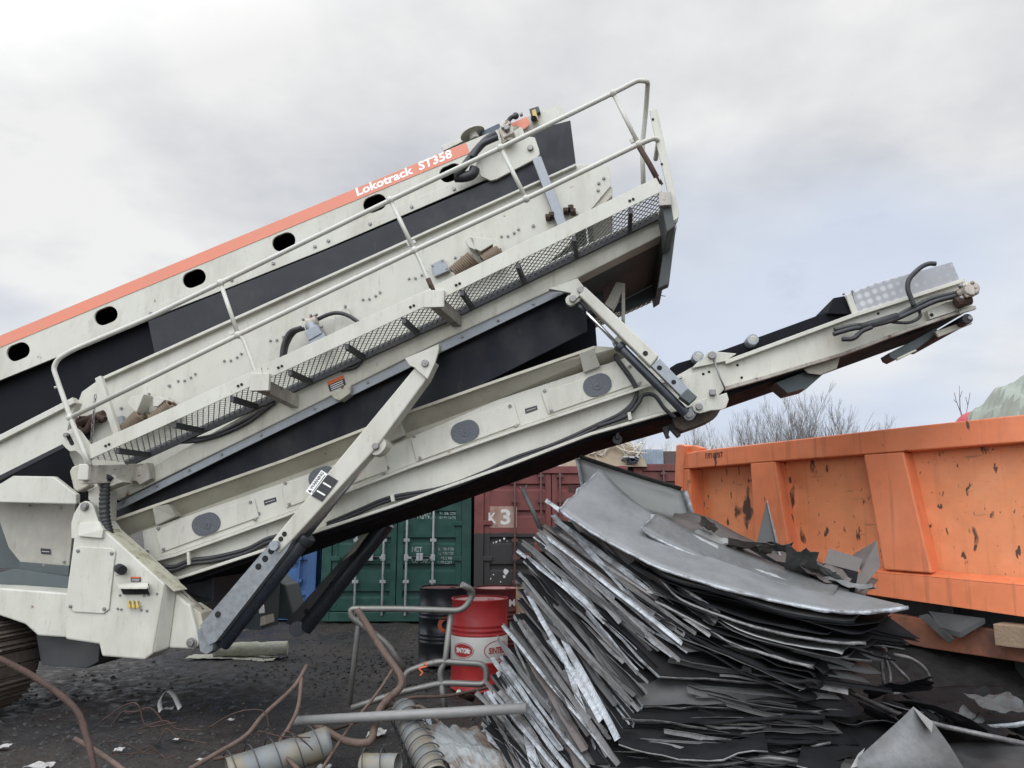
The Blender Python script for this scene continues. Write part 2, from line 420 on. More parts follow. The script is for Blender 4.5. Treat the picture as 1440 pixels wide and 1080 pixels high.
spring_set([((640, 386), (667, 364), .062), ((682, 369), (704, 354), .056)],
           [[(658, 347), (662, 341), (670, 343), (673, 360), (664, 356)], [(664, 341), (697, 345), (697, 352), (680, 362), (672, 358)],
            [(696, 343), (701, 345), (708, 357), (703, 362), (697, 356)], [(672, 358), (682, 361), (677, 371), (673, 368)]], 6.42)
spring_set([((178, 606), (201, 584), .062), ((217, 592), (244, 571), .056)],
           [[(193, 570), (198, 562), (217, 558), (208, 580), (206, 584)], [(212, 558), (238, 560), (232, 573), (210, 582)],
            [(230, 564), (238, 561), (246, 566), (236, 575), (229, 575)]], 6.42)
# round motor housing, motor, hoses
b = MB(); b.plate(ngon(450, 492, 48, 48, 0, 32), 6.53, .03); b.plate([(470, 440), (486, 431), (488, 434), (500, 455), (470, 470)], 6.5, .03)
b.bolt(M(486, 431, 6.5), NR, .016, .02, 1)
part(b, 'round_cover', ['white_paint', 'bolt_steel'])
b = MB(); c = M(444, 470, 6.4); dn = (M(450, 484, 6.4) - M(437, 457, 6.4)).normalized(); sd = dn.cross(LAT)
b.cyl(M(432, 455, 6.42), M(446, 449, 6.42), .05, 14, 1); b.cyl(M(437, 455, 6.42), M(449, 482, 6.42), .06, 14, 0)
b.obox(c, dn * .05, sd * .07, LAT * .07, 0); b.obox(M(449, 480, 6.4), dn * .03, sd * .085, LAT * .06, 0)
for x, y in [(453, 460), (459, 475), (427, 450), (438, 444), (446, 443)]: b.bolt(M(x, y, 6.38), NR, .014, .03, 2)
part(b, 'hydraulic_motor', ['galvanised', 'motor_paint', 'bolt_steel'], bevel=.006)
for pts, r, d in [([(396, 505), (399, 484), (408, 467), (424, 461)], .022, 6.36), ([(400, 504), (404, 485), (414, 468), (428, 462)], .018, 6.40),
                  ([(447, 449), (460, 443), (474, 440), (490, 444), (508, 456)], .019, 6.40)]:
    b = MB(); b.tube(curve([M(x, y, d) for x, y in pts]), r, 10); part(b, 'hose', 'hose_black', bevel=0)
b = MB(); b.plate([(605.5, 372), (623, 363), (632, 380), (611, 389)], 6.5, .05)
for x, y in [(608.5, 374), (622, 367), (628, 378)]: b.bolt(M(x, y, 6.5), NR, .01, .01, 1)
part(b, 'junction_box', ['galvanised', 'bolt_steel'])
b = MB(); b.plate([(161, 588), (170, 584), (177, 600), (168, 606)], 6.45, .06); part(b, 'junction_box', 'galvanised')
b = MB(); b.tube(curve([M(x, y, 6.48) for x, y in [(104, 590), (112, 596), (124, 590), (146, 582)]]), .04, 8); b.tube(curve([M(x, y, 6.46) for x, y in [(108, 600), (120, 606), (134, 586), (148, 590)]]), .03, 8)
b.obox(M(128, 590, 6.5), AX * .1, LAT * .04, V((0, 0, .03)))
part(b, 'hydraulic_valve', 'rust_steel', bevel=0)
b = MB(); b.plate([(107, 592), (116, 590), (130, 604), (126, 620), (108, 602)], 6.52, -.01); part(b, 'access_opening', 'hole_black')

# ---- walkway: toe boards, mesh floor, bearers, arms
segs = [((128, 645), (370, 535.5), 19), ((371, 535), (612, 424.5), 21), ((614, 423), (931, 269), 22)]
for (a, c, h) in segs:
    ub = lambda p: (p[0] - 3, p[1] - h)
    b = MB(); b.plate([a, c, ub(c), ub(a)], 5.90, .012)
    A = M(*a, 5.90); C = M(*c, 5.90); A2 = M(*ub(a), 5.90); C2 = M(*ub(c), 5.90)
    b.prism([A2, C2, C2 + NR * -.04, A2 + NR * -.04], V((0, 0, -.008)))
    for t in (.09, .86):
        for k in (0, .04):
            q = lerp(a, c, t + k * (240 / (c[0] - a[0])) * .5); b.bolt(M(q[0] - 1, q[1] - 8, 5.90), NR, .013, .008, 1, 8)
    wk = part(b, 'toe_board', ['white_paint', 'hole_black'], bevel=.004)
    # expanded metal floor as two families of real bars
    e1 = (C - A); L = e1.length; e1.normalize(); W = .44; nrm = V((0, 0, 1)); b = MB(); px_, py_ = .054, .088
    for sgn in (1, -1):
        k = -int(W / py_) - 2
        while k * px_ < L + W:
            x0 = k * px_; pts = []
            for y in (0, W):
                pts.append((x0 + sgn * y * (px_ / py_) + (0 if sgn > 0 else W * px_ / py_), y))
            (xa, ya), (xb, yb) = pts
            # clip in x to [0,L]
            def cut(xa, ya, xb, yb):
                ts = [0, 1]
                if xb != xa:
                    for lim, lo in ((0, True), (L, False)):
                        t = (lim - xa) / (xb - xa)
                        inside_a = (xa >= 0) if lo else (xa <= L); inside_b = (xb >= 0) if lo else (xb <= L)
                        if not inside_a and not inside_b: return None
                        if not inside_a: ts[0] = max(ts[0], t)
                        if not inside_b: ts[1] = min(ts[1], t)
                if ts[0] >= ts[1]: return None
                return [(xa + (xb - xa) * t, ya + (yb - ya) * t) for t in ts]
            q = cut(xa, ya, xb, yb)
            if q:
                p0 = A + e1 * q[0][0] + LAT * (q[0][1] + .012); p1 = A + e1 * q[1][0] + LAT * (q[1][1] + .012)
                if (p1 - p0).length > .02: b.bar(p0, p1, .0085, .004, nrm, 0)
            k += 1
    part(b, 'mesh_floor', 'mesh_paint', bevel=0)
    b = MB(); n = max(3, int(L / .42))
    for i in range(n):
        p0 = A + e1 * (L * (i + .45) / n) - V((0, 0, .03)) + LAT * .015; b.bar(p0, p0 + LAT * .44, .035, .05, nrm)
    p0 = A + LAT * .47 - V((0, 0, .015)); b.bar(p0, p0 + e1 * L, .03, .07, nrm)
    part(b, 'floor_bearer', 'dark_steel', bevel=.003)
for (x0, y0, x1, y1) in [(366, 541, 416, 566), (611, 424, 644, 452)]:
    b = MB(); A = M(x0, y0, 5.88); B = M(x1, y1, 6.42); b.bar(A, B, .085, .11, V((0, 0, 1)), 0)
    b.obox(A + V((0, 0, .02)), AX * .085, LAT * .02, V((0, 0, .075)), 1)
    part(b, 'walkway_arm', ['dirty_paint', 'white_paint'])
# left end bracket, dirty cross tube, beige box
b = MB(); b.plate([(85, 622), (94, 606), (104, 600), (112, 606), (128, 628), (140, 634), (128, 645), (122, 655), (114, 640), (106, 634), (98, 635), (92, 630)], 6.0, .03)
b.plate(capsule(98, 618, 6, 3, 1.1), 5.995, .02, 1); b.bolt(M(94.5, 612, 5.99), NR, .022, .03, 2, 10)
part(b, 'pivot_plate', ['white_paint', 'hole_black', 'bolt_steel'])
b = MB(); b.bar(M(119, 668, 5.95), M(205, 664, 6.45), .14, .16, V((0, 0, 1)), 0); b.obox(M(120, 664, 5.93), AX * .05, LAT * .03, V((0, 0, .07)), 1)
b.plate([(180, 664), (207, 650), (210, 674), (196, 682)], 6.3, .1, 0); b.plate([(130, 664), (150, 660), (172, 678), (140, 690)], 6.1, .15, 0)
part(b, 'cross_tube', ['dirty_paint', 'white_paint'], bevel=.008)
b = MB(); b.plate([(97, 663), (101, 656), (112, 653), (124, 684), (108, 692), (103, 688)], 6.12, .1)
part(b, 'tool_box', 'cream_paint', bevel=.015)
# short chain
b = MB()
for i in range(14):
    q = lerp((134, 558), (127, 638), i / 13); c = M(q[0], q[1], 6.1); ax = LAT if i % 2 else AX
    b.tube([c + V((0, 0, .026 * math.cos(t))) + ax * (.011 * math.sin(t)) for t in [2 * PI * j / 8 for j in range(9)]], .004, 5)
part(b, 'chain', 'bolt_steel', bevel=0)
b = MB(); b.plate([(133, 532), (141, 528), (170, 618), (162, 622)], 6.28, .05); part(b, 'post', 'white_paint')

# ---- handrail
b = MB(); RD = .0215; D = 5.92
top = fillet([M(x, y, D) for x, y in [(127, 655), (112, 620), (99, 587), (75, 518), (81, 505), (100, 493), (210, 446.5), (310, 398), (549, 281.5), (704, 208), (862, 131), (897, 113), (908, 114)]] + [M(911, 116, D + .05), M(908, 160, D + .25), M(903, 205, D + .35), M(905, 265, D + .42)], .12)
b.tube(top, RD, 10)
mid = fillet([M(x, y, D) for x, y in [(99, 587), (335, 471), (583, 352), (740, 279.5), (898, 203), (920, 194)]] + [M(926, 198, D + .04), M(922, 224, D + .3)], .1)
b.tube(mid, RD, 10)
for pts in ([(310, 398), (335, 471)], [(549, 281.5), (583, 352)], [(704, 208), (740, 279.5)], [(862, 131), (898, 203)], [(335, 471), (342, 476), (359, 522), (367, 543)], [(583, 352), (588, 360), (607, 405), (614, 425)]):
    b.tube([M(x, y, D + .005) for x, y in pts], .019, 8)
for x, y in [(99, 587), (310, 398), (335, 471), (549, 281.5), (583, 352), (704, 208), (740, 279.5), (862, 131), (898, 203)]:
    b.sphere(M(x, y, D), .034, 0, 12)
for x, y in [(325, 470), (575, 345), (889, 200)]:
    b.plate([(x - 4, y - 4), (x + 8, y - 8), (x + 10, y - 4), (x - 1, y + 1)], D + .01, .02)
b.cyl(M(77, 545, D), M(81, 544, D), .012, 8)
b.tube([M(899, 207, D), M(914, 232, D), M(929, 260, D)], .024, 8, 1)
b.tube([M(602, 392, D - .003), M(609, 409, D - .003)], .021, 8, 1)
part(b, 'handrail', ['rail_paint', 'rust_steel'], bevel=0)
# end plate of the walkway
b = MB(); b.plate([(913, 155), (924, 152.5), (955, 297), (954.5, 306), (944, 313), (940, 276), (917, 175)], 5.95, .02)
b.bolt(M(918, 168, 5.95), NR, .012, .01, 1); b.bolt(M(930.5, 231, 5.95), NR, .012, .01, 1)
part(b, 'end_board', ['white_paint', 'hole_black'])
# ---- main beams
beam_px = [(150, 693), (410, 545), (640, 437), (800, 355), (935, 292), (950, 300), (952, 320), (812, 391), (617, 481.5), (340, 619), (165, 704)]
b = MB(); b.plate(beam_px, 6.40, .2)
b.bolt(M(947, 310, 6.4), NR, .04, .02, 1, 12)
beam = part(b, 'main_beam', ['beam_paint', 'bolt_steel'], bevel=.012)
b = MB(); b.prism([M(x, y, 6.40) + LAT * 1.45 for x, y in beam_px], LAT * .2); part(b, 'main_beam', 'white_paint', bevel=.012)
b = MB(); b.plate([(162, 709), (340, 620), (617, 482), (812, 391.5), (816, 402), (800, 409), (617, 497), (345, 629), (165, 718)], 6.42, .02)
for i in range(12):
    q = along([(175, 706), (342, 624), (617, 489), (800, 404)], i / 11); b.bolt(M(q[0], q[1], 6.42), NR, .014, .014, 1)
part(b, 'clamp_strip', ['galvanised', 'bolt_steel'], beam, .002)
stickers(beam, [(460, 537), (483, 527.5), (486.5, 541), (464, 551)], 6.397, ('sticker_black', 'white_letter', 'sticker_orange'), .35, 3)
b = MB(); b.plate([(464, 554), (493, 542), (492, 553), (478, 563), (470, 561)], 6.36, .12); part(b, 'support_bracket', 'cream_paint')
# belt curtain hanging under the beam
b = MB(); b.plate([(150, 716), (345, 626), (620, 490), (790, 408), (824, 440), (826, 466), (640, 560), (480, 640), (300, 700), (160, 760)], 6.52, .015)
part(b, 'rubber_curtain', 'belt_black', label='dark blue-black rubber curtain between the main beam and the lower conveyor')
b = MB(); b.plate([(150, 725), (400, 620), (700, 500), (836, 440), (842, 520), (700, 560), (400, 670), (160, 760)], 6.9, .02)
part(b, 'rubber_curtain', 'rubber_black', label='black inner rubber curtain')
b = MB(); b.plate([(150, 715), (346, 626), (620, 490), (800, 405), (824, 420), (830, 436), (620, 520), (340, 655), (160, 745)], 6.62, 1.2, 0)
part(b, 'chute_floor', 'shadow_steel')
# discharge chute at the high end, seen from below
b = MB(); b.plate([(812, 392), (938, 328), (941, 334), (818, 398)], 6.6, 1.3, 0); b.plate([(812, 392), (848, 375), (850, 440), (830, 450)], 7.2, .03, 0)
b.plate([(846, 376), (935, 337), (926, 418), (884, 436), (848, 440)], 7.86, .03, 1)
part(b, 'discharge_chute', ['shadow_steel', 'gearbox_grey'])
b = MB(); b.plate([(929, 280), (943, 272), (950, 318), (938, 326)], 5.95, 2.3, 0); b.plate([(938, 318), (951, 318), (941, 399), (925, 406)], 6.5, .12, 0)
part(b, 'end_channel', ['shadow_steel'], bevel=.008, label='rust-stained dark end channel')
b = MB(); b.obox(M(935, 281, 5.93), AX * .05, LAT * .03, V((0, 0, .06)), 0); part(b, 'corner_block', 'dirty_paint')
# far walkway seen under the chute
b = MB(); A = M(780, 487, 8.6); C = M(921, 423, 8.6); b.prism([A, C, C + V((0, 0, .12)), A + V((0, 0, .12))], LAT * .012, 1)
e1 = (C - A).normalized(); L = (C - A).length
for i in range(int(L / .062)):
    p0 = A + e1 * (i * .062); b.bar(p0, p0 - LAT * .45 + e1 * .24, .014, .006, V((0, 0, 1)), 0); b.bar(p0 + e1 * .24, p0 - LAT * .45, .014, .006, V((0, 0, 1)), 0)
b.bar(A - LAT * .48, C - LAT * .48, .04, .07, V((0, 0, 1)), 1)
part(b, 'mesh_floor', ['dark_steel', 'cream_paint'], bevel=0)
# far A-frame
b = MB(); b.plate([(850, 428), (867, 396), (879, 398), (879, 455), (874, 448), (874, 412), (862, 436)], 7.0, .1); b.plate([(861, 480), (868, 472), (876, 466), (884, 500), (872, 500)], 7.0, .1)
part(b, 'support_frame', 'white_paint')

# ---- lower conveyor
ledge = [(205, 789), (247, 778), (400, 723), (577, 654), (720, 604), (915, 539), (960, 527)]
bandlo = [(200, 747), (397, 679), (560, 622), (700, 562), (842, 515), (885, 501), (905, 497)]
lip = [(230, 806), (247, 812), (369, 772), (432, 749), (550, 710), (720, 650), (830, 608), (960, 571)]
b = MB()
topb = [(155, 731), (400, 645), (567, 580), (700, 533), (835, 486.5), (868, 489)]
b.prism([M(x, y, 6.36) for x, y in topb] + [M(x, y, 6.52) for x, y in [(885, 501), (842, 515), (700, 562), (560, 622), (397, 679), (200, 747), (160, 760)]], LAT * .015)
b.prism([M(x, y, 6.33) for x, y in topb[:-1]] + [M(x, y + 4, 6.33) for x, y in reversed(topb[:-1])], LAT * .05)
low = part(b, 'hopper_skirt', 'cream_paint', bevel=0)
for q in [[(214, 714), (236, 709), (247, 726), (219, 739)], [(545, 592), (560, 588), (568, 612), (547, 622)], [(814, 497), (835, 491), (844, 515), (821, 524)]]:
    b = MB(); b.prism([M(q[0][0], q[0][1], 6.33), M(q[1][0], q[1][1], 6.33), M(q[2][0], q[2][1], 6.42), M(q[3][0], q[3][1], 6.42)], LAT * .11)
    part(b, 'gusset', 'white_paint')
b = MB(); b.plate(bandlo[:-1] + [(920, 500), (945, 530)] + ledge[::-1][1:], 6.46, .05)
conv = part(b, 'conveyor_side_plate', 'white_paint', bevel=.006)
b = MB(); b.plate(ledge + [(960, 531), (915, 543), (720, 608.5), (577, 658.5), (400, 727.5), (247, 782.5), (207, 793)], 6.40, .07)
part(b, 'ledge', 'white_paint', conv, .004)
b = MB(); b.plate([(207, 793), (400, 727), (577, 658), (720, 608), (915, 543), (985, 520), (1000, 566)] + lip[::-1], 6.49, .04)
part(b, 'lower_channel', 'white_paint', conv)
b = MB(); b.plate(lip + [(1000, 560), (1000, 564)] + [(x, y + 4.5) for x, y in lip[::-1]], 6.42, .08)
part(b, 'lip', 'white_paint', conv, .004)
b = MB(); b.prism([M(x, y, 6.46) + LAT * 1.3 for x, y in [(200, 747), (397, 679), (560, 622), (700, 562), (842, 515), (920, 500), (985, 520), (1000, 566)] + lip[::-1]], LAT * .05)
part(b, 'conveyor_side_plate', 'cream_paint')
b = MB(); b.plate([(240, 812), (369, 776), (432, 754), (550, 715), (720, 655), (830, 613), (960, 576), (1000, 566), (985, 573), (960, 581), (830, 619), (720, 661), (550, 722), (432, 761), (369, 784), (260, 822)], 6.53, 1.22)
part(b, 'conveyor_belt', 'rubber_black')
b = MB()
b.cyl(M(868, 618, 6.6), M(868, 618, 7.6), .045, 14); b.cyl(M(868, 618, 6.58), M(868, 606, 6.58), .02, 8)
part(b, 'return_roller', 'dark_steel', bevel=.01)
panels = [([(218, 746), (357, 700.5), (364, 727), (226, 777)], (290, 737)), ([(396, 682), (540, 632), (545, 662), (402, 714)], (454, 672)),
          ([(577, 616), (722, 565), (731, 596), (586, 649)], (654, 607)), ([(761, 552), (890, 510), (903, 537), (771, 582)], (840, 541.5))]
for q, (ox, oy) in panels:
    b = MB(); b.plate(q, 6.445, .015)
    c = (sum(p[0] for p in q) / 4, sum(p[1] for p in q) / 4)
    for p in q:
        t = lerp(p, c, .07); t = (t[0], t[1] + (3 if p[1] < c[1] else -2)); b.bolt(M(t[0], t[1], 6.445), NR, .016, .014, 1)
    cp = part(b, 'cover_panel', ['white_paint', 'bolt_steel'], bevel=.004)
    b = MB(); b.plate(capsule(ox, oy, 5.5, 15, R(-20), 10), 6.442, -.006); b.plate(ngon(ox, oy, 7, 7), 6.436, -.004); b.plate(ngon(ox, oy, 2.2, 2.2), 6.43, -.004)
    part(b, 'vent_cover', 'grey_vent', cp, .002)
for x, y in [(380, 705), (747, 576)]:
    stickers(conv, [(x - 9, y - 1), (x + 8, y - 6), (x + 9, y), (x - 8, y + 6)], 6.458, lines=1)
for x, y in [(545.5, 658), (364, 722), (208, 776), (230, 766)]:
    b = MB(); b.bolt(M(x, y, 6.46), NR, .016, .014); part(b, 'bolt', 'bolt_steel', conv, 0)
for off in (0, 4):
    b = MB(); b.tube(curve([M(x, y + off, 6.44) for x, y in [(460, 736), (505, 717), (550, 699), (620, 686), (680, 664), (720, 645), (780, 624), (840, 597), (875, 580), (893, 560), (893, 540), (868, 503), (866, 495)]]), .016, 8)
    part(b, 'hose', 'hose_black', bevel=0)
b = MB(); b.tube(curve([M(x, y, 6.42) for x, y in [(840, 600), (880, 585), (898, 566), (904, 556), (920, 556), (935, 575), (950, 588)]]), .018, 8); part(b, 'hose', 'hose_black', bevel=0)
for off in (0, 5):
    b = MB(); b.tube(curve([M(x, y + off, 6.44) for x, y in [(220, 796), (245, 797), (268, 788), (300, 784), (345, 773), (376, 758), (400, 752)]]), .02, 8); part(b, 'hose', 'hose_black', bevel=0)
for q in ([(548, 696), (553, 695), (555, 705), (550, 706)], [(882, 580), (887, 579), (889, 590), (884, 591)], [(262, 777), (266, 776), (267, 794), (263, 795)]):
    b = MB(); b.plate(q, 6.40, .04); part(b, 'hose_clip', 'white_paint', conv)

# ---- folding upper section
side = [(930, 540), (972, 517), (1020, 508), (1201, 442), (1355, 393.5), (1362, 398), (1368, 430), (1282, 462), (1183, 499), (1078, 530), (1020, 546), (1000, 566), (955, 577)]
b = MB(); b.plate(side, 6.50, .03)
for x, y in [(1037, 513.5), (1043, 531), (989, 526), (997, 523), (1235, 441)]: b.bolt(M(x, y, 6.5), NR, .012, .004, 1, 8)
up = part(b, 'folding_section', ['white_paint', 'hole_black'], bevel=.004)
b = MB(); b.plate([(1020, 506.5), (1201, 440), (1356, 391), (1357, 396), (1201, 446), (1021, 512)], 6.44, .07); part(b, 'flange', 'white_paint', up, .004)
b = MB(); b.plate([(1020, 543), (1078, 527), (1183, 496), (1282, 459), (1369, 430), (1369, 434), (1282, 464), (1183, 501), (1078, 532.5), (1020, 549)], 6.44, .07); part(b, 'flange', 'dirty_paint', up, .004)
b = MB(); b.prism([M(x, y, 6.5) + LAT * 1.2 for x, y in side], LAT * .03); part(b, 'folding_section', 'cream_paint')
b = MB(); b.plate([(942, 517), (952, 511), (1000, 497), (1020, 491), (1172, 435.5), (1205, 424), (1206, 442), (1020, 508), (950, 527)], 6.6, .9)
b.plate([(1164, 441), (1172, 419), (1188, 416), (1199, 442)], 6.55, 1.1)
b.plate([(1020, 545), (1180, 497), (1260, 470), (1362, 434), (1362, 437), (1290, 463), (1180, 503), (1027, 556), (1000, 570)], 6.55, 1.05)
part(b, 'conveyor_belt', 'rubber_black', up, .004)
b = MB(); b.plate([(1198, 411), (1230, 398), (1339, 368), (1350, 394), (1207, 441)], 6.52, 1.1); part(b, 'head_cover', 'brushed_cover', up)
b = MB(); b.plate([(1189, 415), (1197, 411), (1208, 441), (1199, 443)], 6.50, .02); b.bolt(M(1186, 414, 6.5), NR, .012, .02, 1); b.bolt(M(1198, 410.5, 6.5), NR, .012, .02, 1)
part(b, 'end_frame', ['white_paint', 'bolt_steel'], up)
for x, y in [(982, 501), (1059, 477)]:
    b = MB(); b.cyl(M(x, y, 6.46), M(x, y, 6.46) + LAT * 1.1, .05, 16, 0); b.cyl(M(x, y, 6.455), M(x, y, 6.47), .03, 12, 1); part(b, 'guide_roller', ['galvanised', 'white_paint'], up, .006)
b = MB(); b.plate([(972, 518), (987, 503), (996, 495), (1004, 494), (1036, 497), (1020, 508)], 6.46, .03); b.bolt(M(1001, 500, 6.46), NR, .035, .03, 1, 12); part(b, 'hinge_plate', ['white_paint', 'bolt_steel'], up)
b = MB(); b.plate(ngon(983, 572, 9, 9, 0, 16)[4:12][::-1][::-1] + [(984, 563), (993, 559), (997, 549), (1005, 548), (1010, 556), (1022, 552), (1025, 562), (1021, 573), (1015, 576), (1000, 577), (986, 581)], 6.40, .03)
b.bolt(M(983, 572, 6.40), NR, .03, .02, 1, 14); b.obox(M(1002, 552, 6.38), AX * .025, LAT * .03, V((0, 0, .025)), 1); b.cyl(M(969, 584, 6.41), M(969, 584, 6.45), .045, 14, 2); b.bolt(M(969, 584, 6.41), NR, .025, .02, 1, 12)
b.plate([(962, 583), (975, 566), (986, 570), (976, 588), (968, 591)], 6.43, .03, 2)
part(b, 'hinge_plate', ['white_paint', 'bolt_steel', 'galvanised'], up)
b = MB(); b.plate([(945, 588), (1000, 576), (1014, 575), (1008, 585), (995, 593), (980, 599), (960, 606), (950, 601)], 6.56, .25, 0); b.plate([(930, 600), (950, 592), (958, 612), (953, 616), (942, 604), (940, 612), (943, 615), (937, 617)], 6.7, .06, 1)
part(b, 'hinge_housing', ['track_steel', 'dark_steel'], up, .01)
b = MB(); b.plate([(1126, 516), (1182, 500), (1177, 518), (1154, 527), (1137, 525)], 6.55, .02); part(b, 'spill_plate', 'cream_paint', up)
b = MB(); b.plate([(1090, 538), (1128, 524), (1160, 508), (1160, 524), (1135, 546), (1108, 553)], 6.62, .3); part(b, 'spill_plate', 'gearbox_grey', up)
b = MB(); b.plate([(1249, 497), (1286, 478), (1318, 460), (1318, 468), (1291, 490), (1258, 506), (1252, 503)], 6.62, .2); part(b, 'spill_plate', 'gearbox_grey', up)
b = MB(); b.plate([(1262, 503), (1288, 491), (1290, 493), (1262, 507)], 6.5, .03); part(b, 'spill_plate', 'cream_paint', up)
b = MB(); b.plate([(1315, 466), (1361, 450), (1368, 455), (1320, 474)], 6.55, .03); part(b, 'spill_plate', 'cream_paint', up)

b = MB(); b.cyl(M(1361, 448, 6.42), M(1361, 448, 6.42) + LAT * 1.2, .042, 16); b.bolt(M(1364, 447, 6.42), NR, .02, .01, 1, 8); part(b, 'tail_roller', ['hose_black', 'bolt_steel'], up, .005)
b = MB(); b.plate([(1303, 437), (1330, 425), (1364, 418), (1367, 430), (1340, 439), (1308, 449)], 6.44, .06); b.bolt(M(1310, 443, 6.44), NR, .016, .01, 1); b.plate([(1352, 434), (1372, 429), (1374, 434), (1350, 441)], 6.4, .05)
part(b, 'bearing_plate', ['white_paint', 'hole_black'], up)
b = MB(); c = M(1358, 411, 6.36); b.obox(c, (M(1367, 408, 6.36) - c), (M(1361, 420, 6.36) - c), LAT * .1); b.cyl(c - LAT * .12, c + LAT * .1, .06, 14); b.cyl(M(1344, 427, 6.36), M(1364, 420, 6.36), .05, 12, 1)
for x, y in [(1349, 403), (1365, 399), (1371, 413), (1350, 420)]: b.bolt(M(x, y, 6.27), NR, .018, .04, 2)
part(b, 'hydraulic_motor', ['motor_paint', 'rust_steel', 'bolt_steel'], up, .01)
for pts, r, d in [([(1173, 464), (1200, 458), (1226, 456), (1255, 447), (1285, 432), (1310, 420), (1345, 412)], .02, 6.40), ([(1172, 470), (1196, 463), (1225, 458), (1256, 450), (1288, 436), (1315, 424), (1346, 416)], .02, 6.37), ([(1184, 477), (1200, 476), (1212, 466), (1226, 460)], .02, 6.36),
                  ([(1316, 371), (1306, 371), (1295, 376), (1282, 388), (1277, 397), (1277, 408), (1281, 419), (1285, 430)], .02, 6.36), ([(1254, 453), (1275, 454), (1288, 450), (1294, 444), (1292, 435)], .013, 6.40)]:
    b = MB(); b.tube(curve([M(x, y, d) for x, y in pts]), r, 10); part(b, 'hose', 'hose_black', up, 0)
b = MB(); b.cyl(M(1209, 461, 6.38), M(1262, 445, 6.38), .034, 12); part(b, 'hose', 'hose_black', up, 0)
b = MB(); b.tube([M(1004, 506, 6.45), M(1012, 530, 6.45), M(1021, 550, 6.45)], .008, 6); part(b, 'safety_chain', 'bolt_steel', up, 0)

# ---- legs and cylinders
def strut(outer, inner, d, t, m1, m2, holes, name='telescopic_leg', off=0.):
    b = MB(); b.prism([M(x, y, d) + LAT * off for x, y in outer], LAT * t)
    lg = part(b, name, m1, bevel=.012)
    b = MB(); b.prism([M(x, y, d) + LAT * (off + .012) for x, y in inner], LAT * (t - .024)); 
    for x, y, r in holes: b.bolt(M(x, y, d) + LAT * (off + .0115), NR, r, .001, 1, 12)
    part(b, 'inner_tube', [m2, 'hole_black'], lg, .01)
    return lg
leg = strut([(583, 517), (592, 505), (612, 508), (600, 533), (527, 632), (413, 757), (392, 778), (378, 765)],
            [(379, 764), (412, 757), (402, 775), (303, 902), (292, 908), (280, 880)], 6.08, .16, 'white_paint', 'leg_steel',
            [(380.5, 775, .028), (372, 786, .028), (362.5, 797, .028), (305.5, 864.5, .028)])
b = MB(); b.plate([(569, 504), (617, 484), (617, 492), (611, 512), (601, 533), (590, 524), (583, 517), (576, 514)], 6.05, .03); b.plate([(572, 504), (617, 483), (616, 490), (608, 500), (582, 514)], 6.25, .12)
b.bolt(M(598, 511, 6.05), NR, .032, .02, 1, 14)
part(b, 'leg_bracket', ['white_paint', 'bolt_steel'], leg)
b = MB(); b.bolt(M(388, 767, 6.075), NR, .04, .05, 1, 12); b.bolt(M(395, 758, 6.08), NR, .022, .004, 0, 10); b.bolt(M(400, 751, 6.08), NR, .022, .004, 0, 10); part(b, 'locking_pin', ['hole_black', 'galvanised'], leg, 0)
b = MB(); q = [M(x, y, 6.078) for x, y in [(452, 661), (463, 668), (441, 698), (430, 691)]]; b.prism(q, NR * .002, 0)
ex = (q[0] - q[3]); ey = q[3] - q[2]; lettering(b, 'WARNING', q[2] + ex * .18 + ey * .52 + NR * .003, ex * .78, ey * .38, 1)
for v in (.12, .3): b.prism([q[2] + ex * .08 + ey * v + NR * .003, q[2] + ex * .92 + ey * v + NR * .003, q[2] + ex * .92 + ey * (v + .07) + NR * .003, q[2] + ex * .08 + ey * (v + .07) + NR * .003], NR * .001, 1)
b.prism([q[2] + ex * .03 + ey * .5 + NR * .003, q[2] + ex * .15 + ey * .5 + NR * .003, q[2] + ex * .09 + ey * .92 + NR * .003], NR * .001, 1)
b.build('warning_sticker', ['white_letter', 'sticker_black'], leg)
stickers(leg, [(461, 667), (475.5, 676), (453, 705.5), (438, 697)], 6.074, ('sticker_black', 'white_letter'), None, 2)
def cylinder(rod, body, d, rr, rb, name='hydraulic_cylinder'):
    b = MB(); b.cyl(M(*body[0], d), M(*body[1], d), rb, 16); b.cyl(M(*body[0], d), M(*lerp(body[0], body[1], .06), d), rb * 1.25, 16)
    c = part(b, name, 'cylinder_paint', bevel=.004)
    b = MB(); b.cyl(M(*rod[0], d), M(*rod[1], d), rr, 14); part(b, 'piston_rod', 'chrome_rod', c, 0); return c
cy = cylinder([(524, 640), (430, 755)], [(432, 752), (312, 906)], 6.24, .025, .07)
b = MB(); b.plate(capsule(530, 627, 3, 11, R(-50)), 6.1, .16); b.plate([(519, 630), (526, 618), (538, 622), (536, 638), (526, 642)], 6.12, .14); b.bolt(M(529, 627.5, 6.1), NR, .03, .03, 1, 14); part(b, 'clevis', ['white_paint', 'bolt_steel'], cy)
b = MB(); b.plate([(277, 888), (284, 880), (300, 900), (299, 915), (290, 921), (281, 916)], 6.12, .14); part(b, 'foot_clevis', 'leg_steel', leg)
fl = strut([(545, 700), (560, 690), (500, 775), (480, 790)], [(507, 757), (523, 748), (526, 754), (430, 874), (418, 884), (400, 876)], 7.75, .16, 'cream_paint', 'dark_steel', [(505, 776, .03), (466, 822, .03), (430, 860, .03)])
b = MB(); b.cyl(M(545, 735, 7.8), M(428, 884, 7.8), .085, 14); b.cyl(M(418, 884, 7.7), M(418, 884, 7.95), .08, 14); part(b, 'hydraulic_cylinder', 'cylinder_paint')
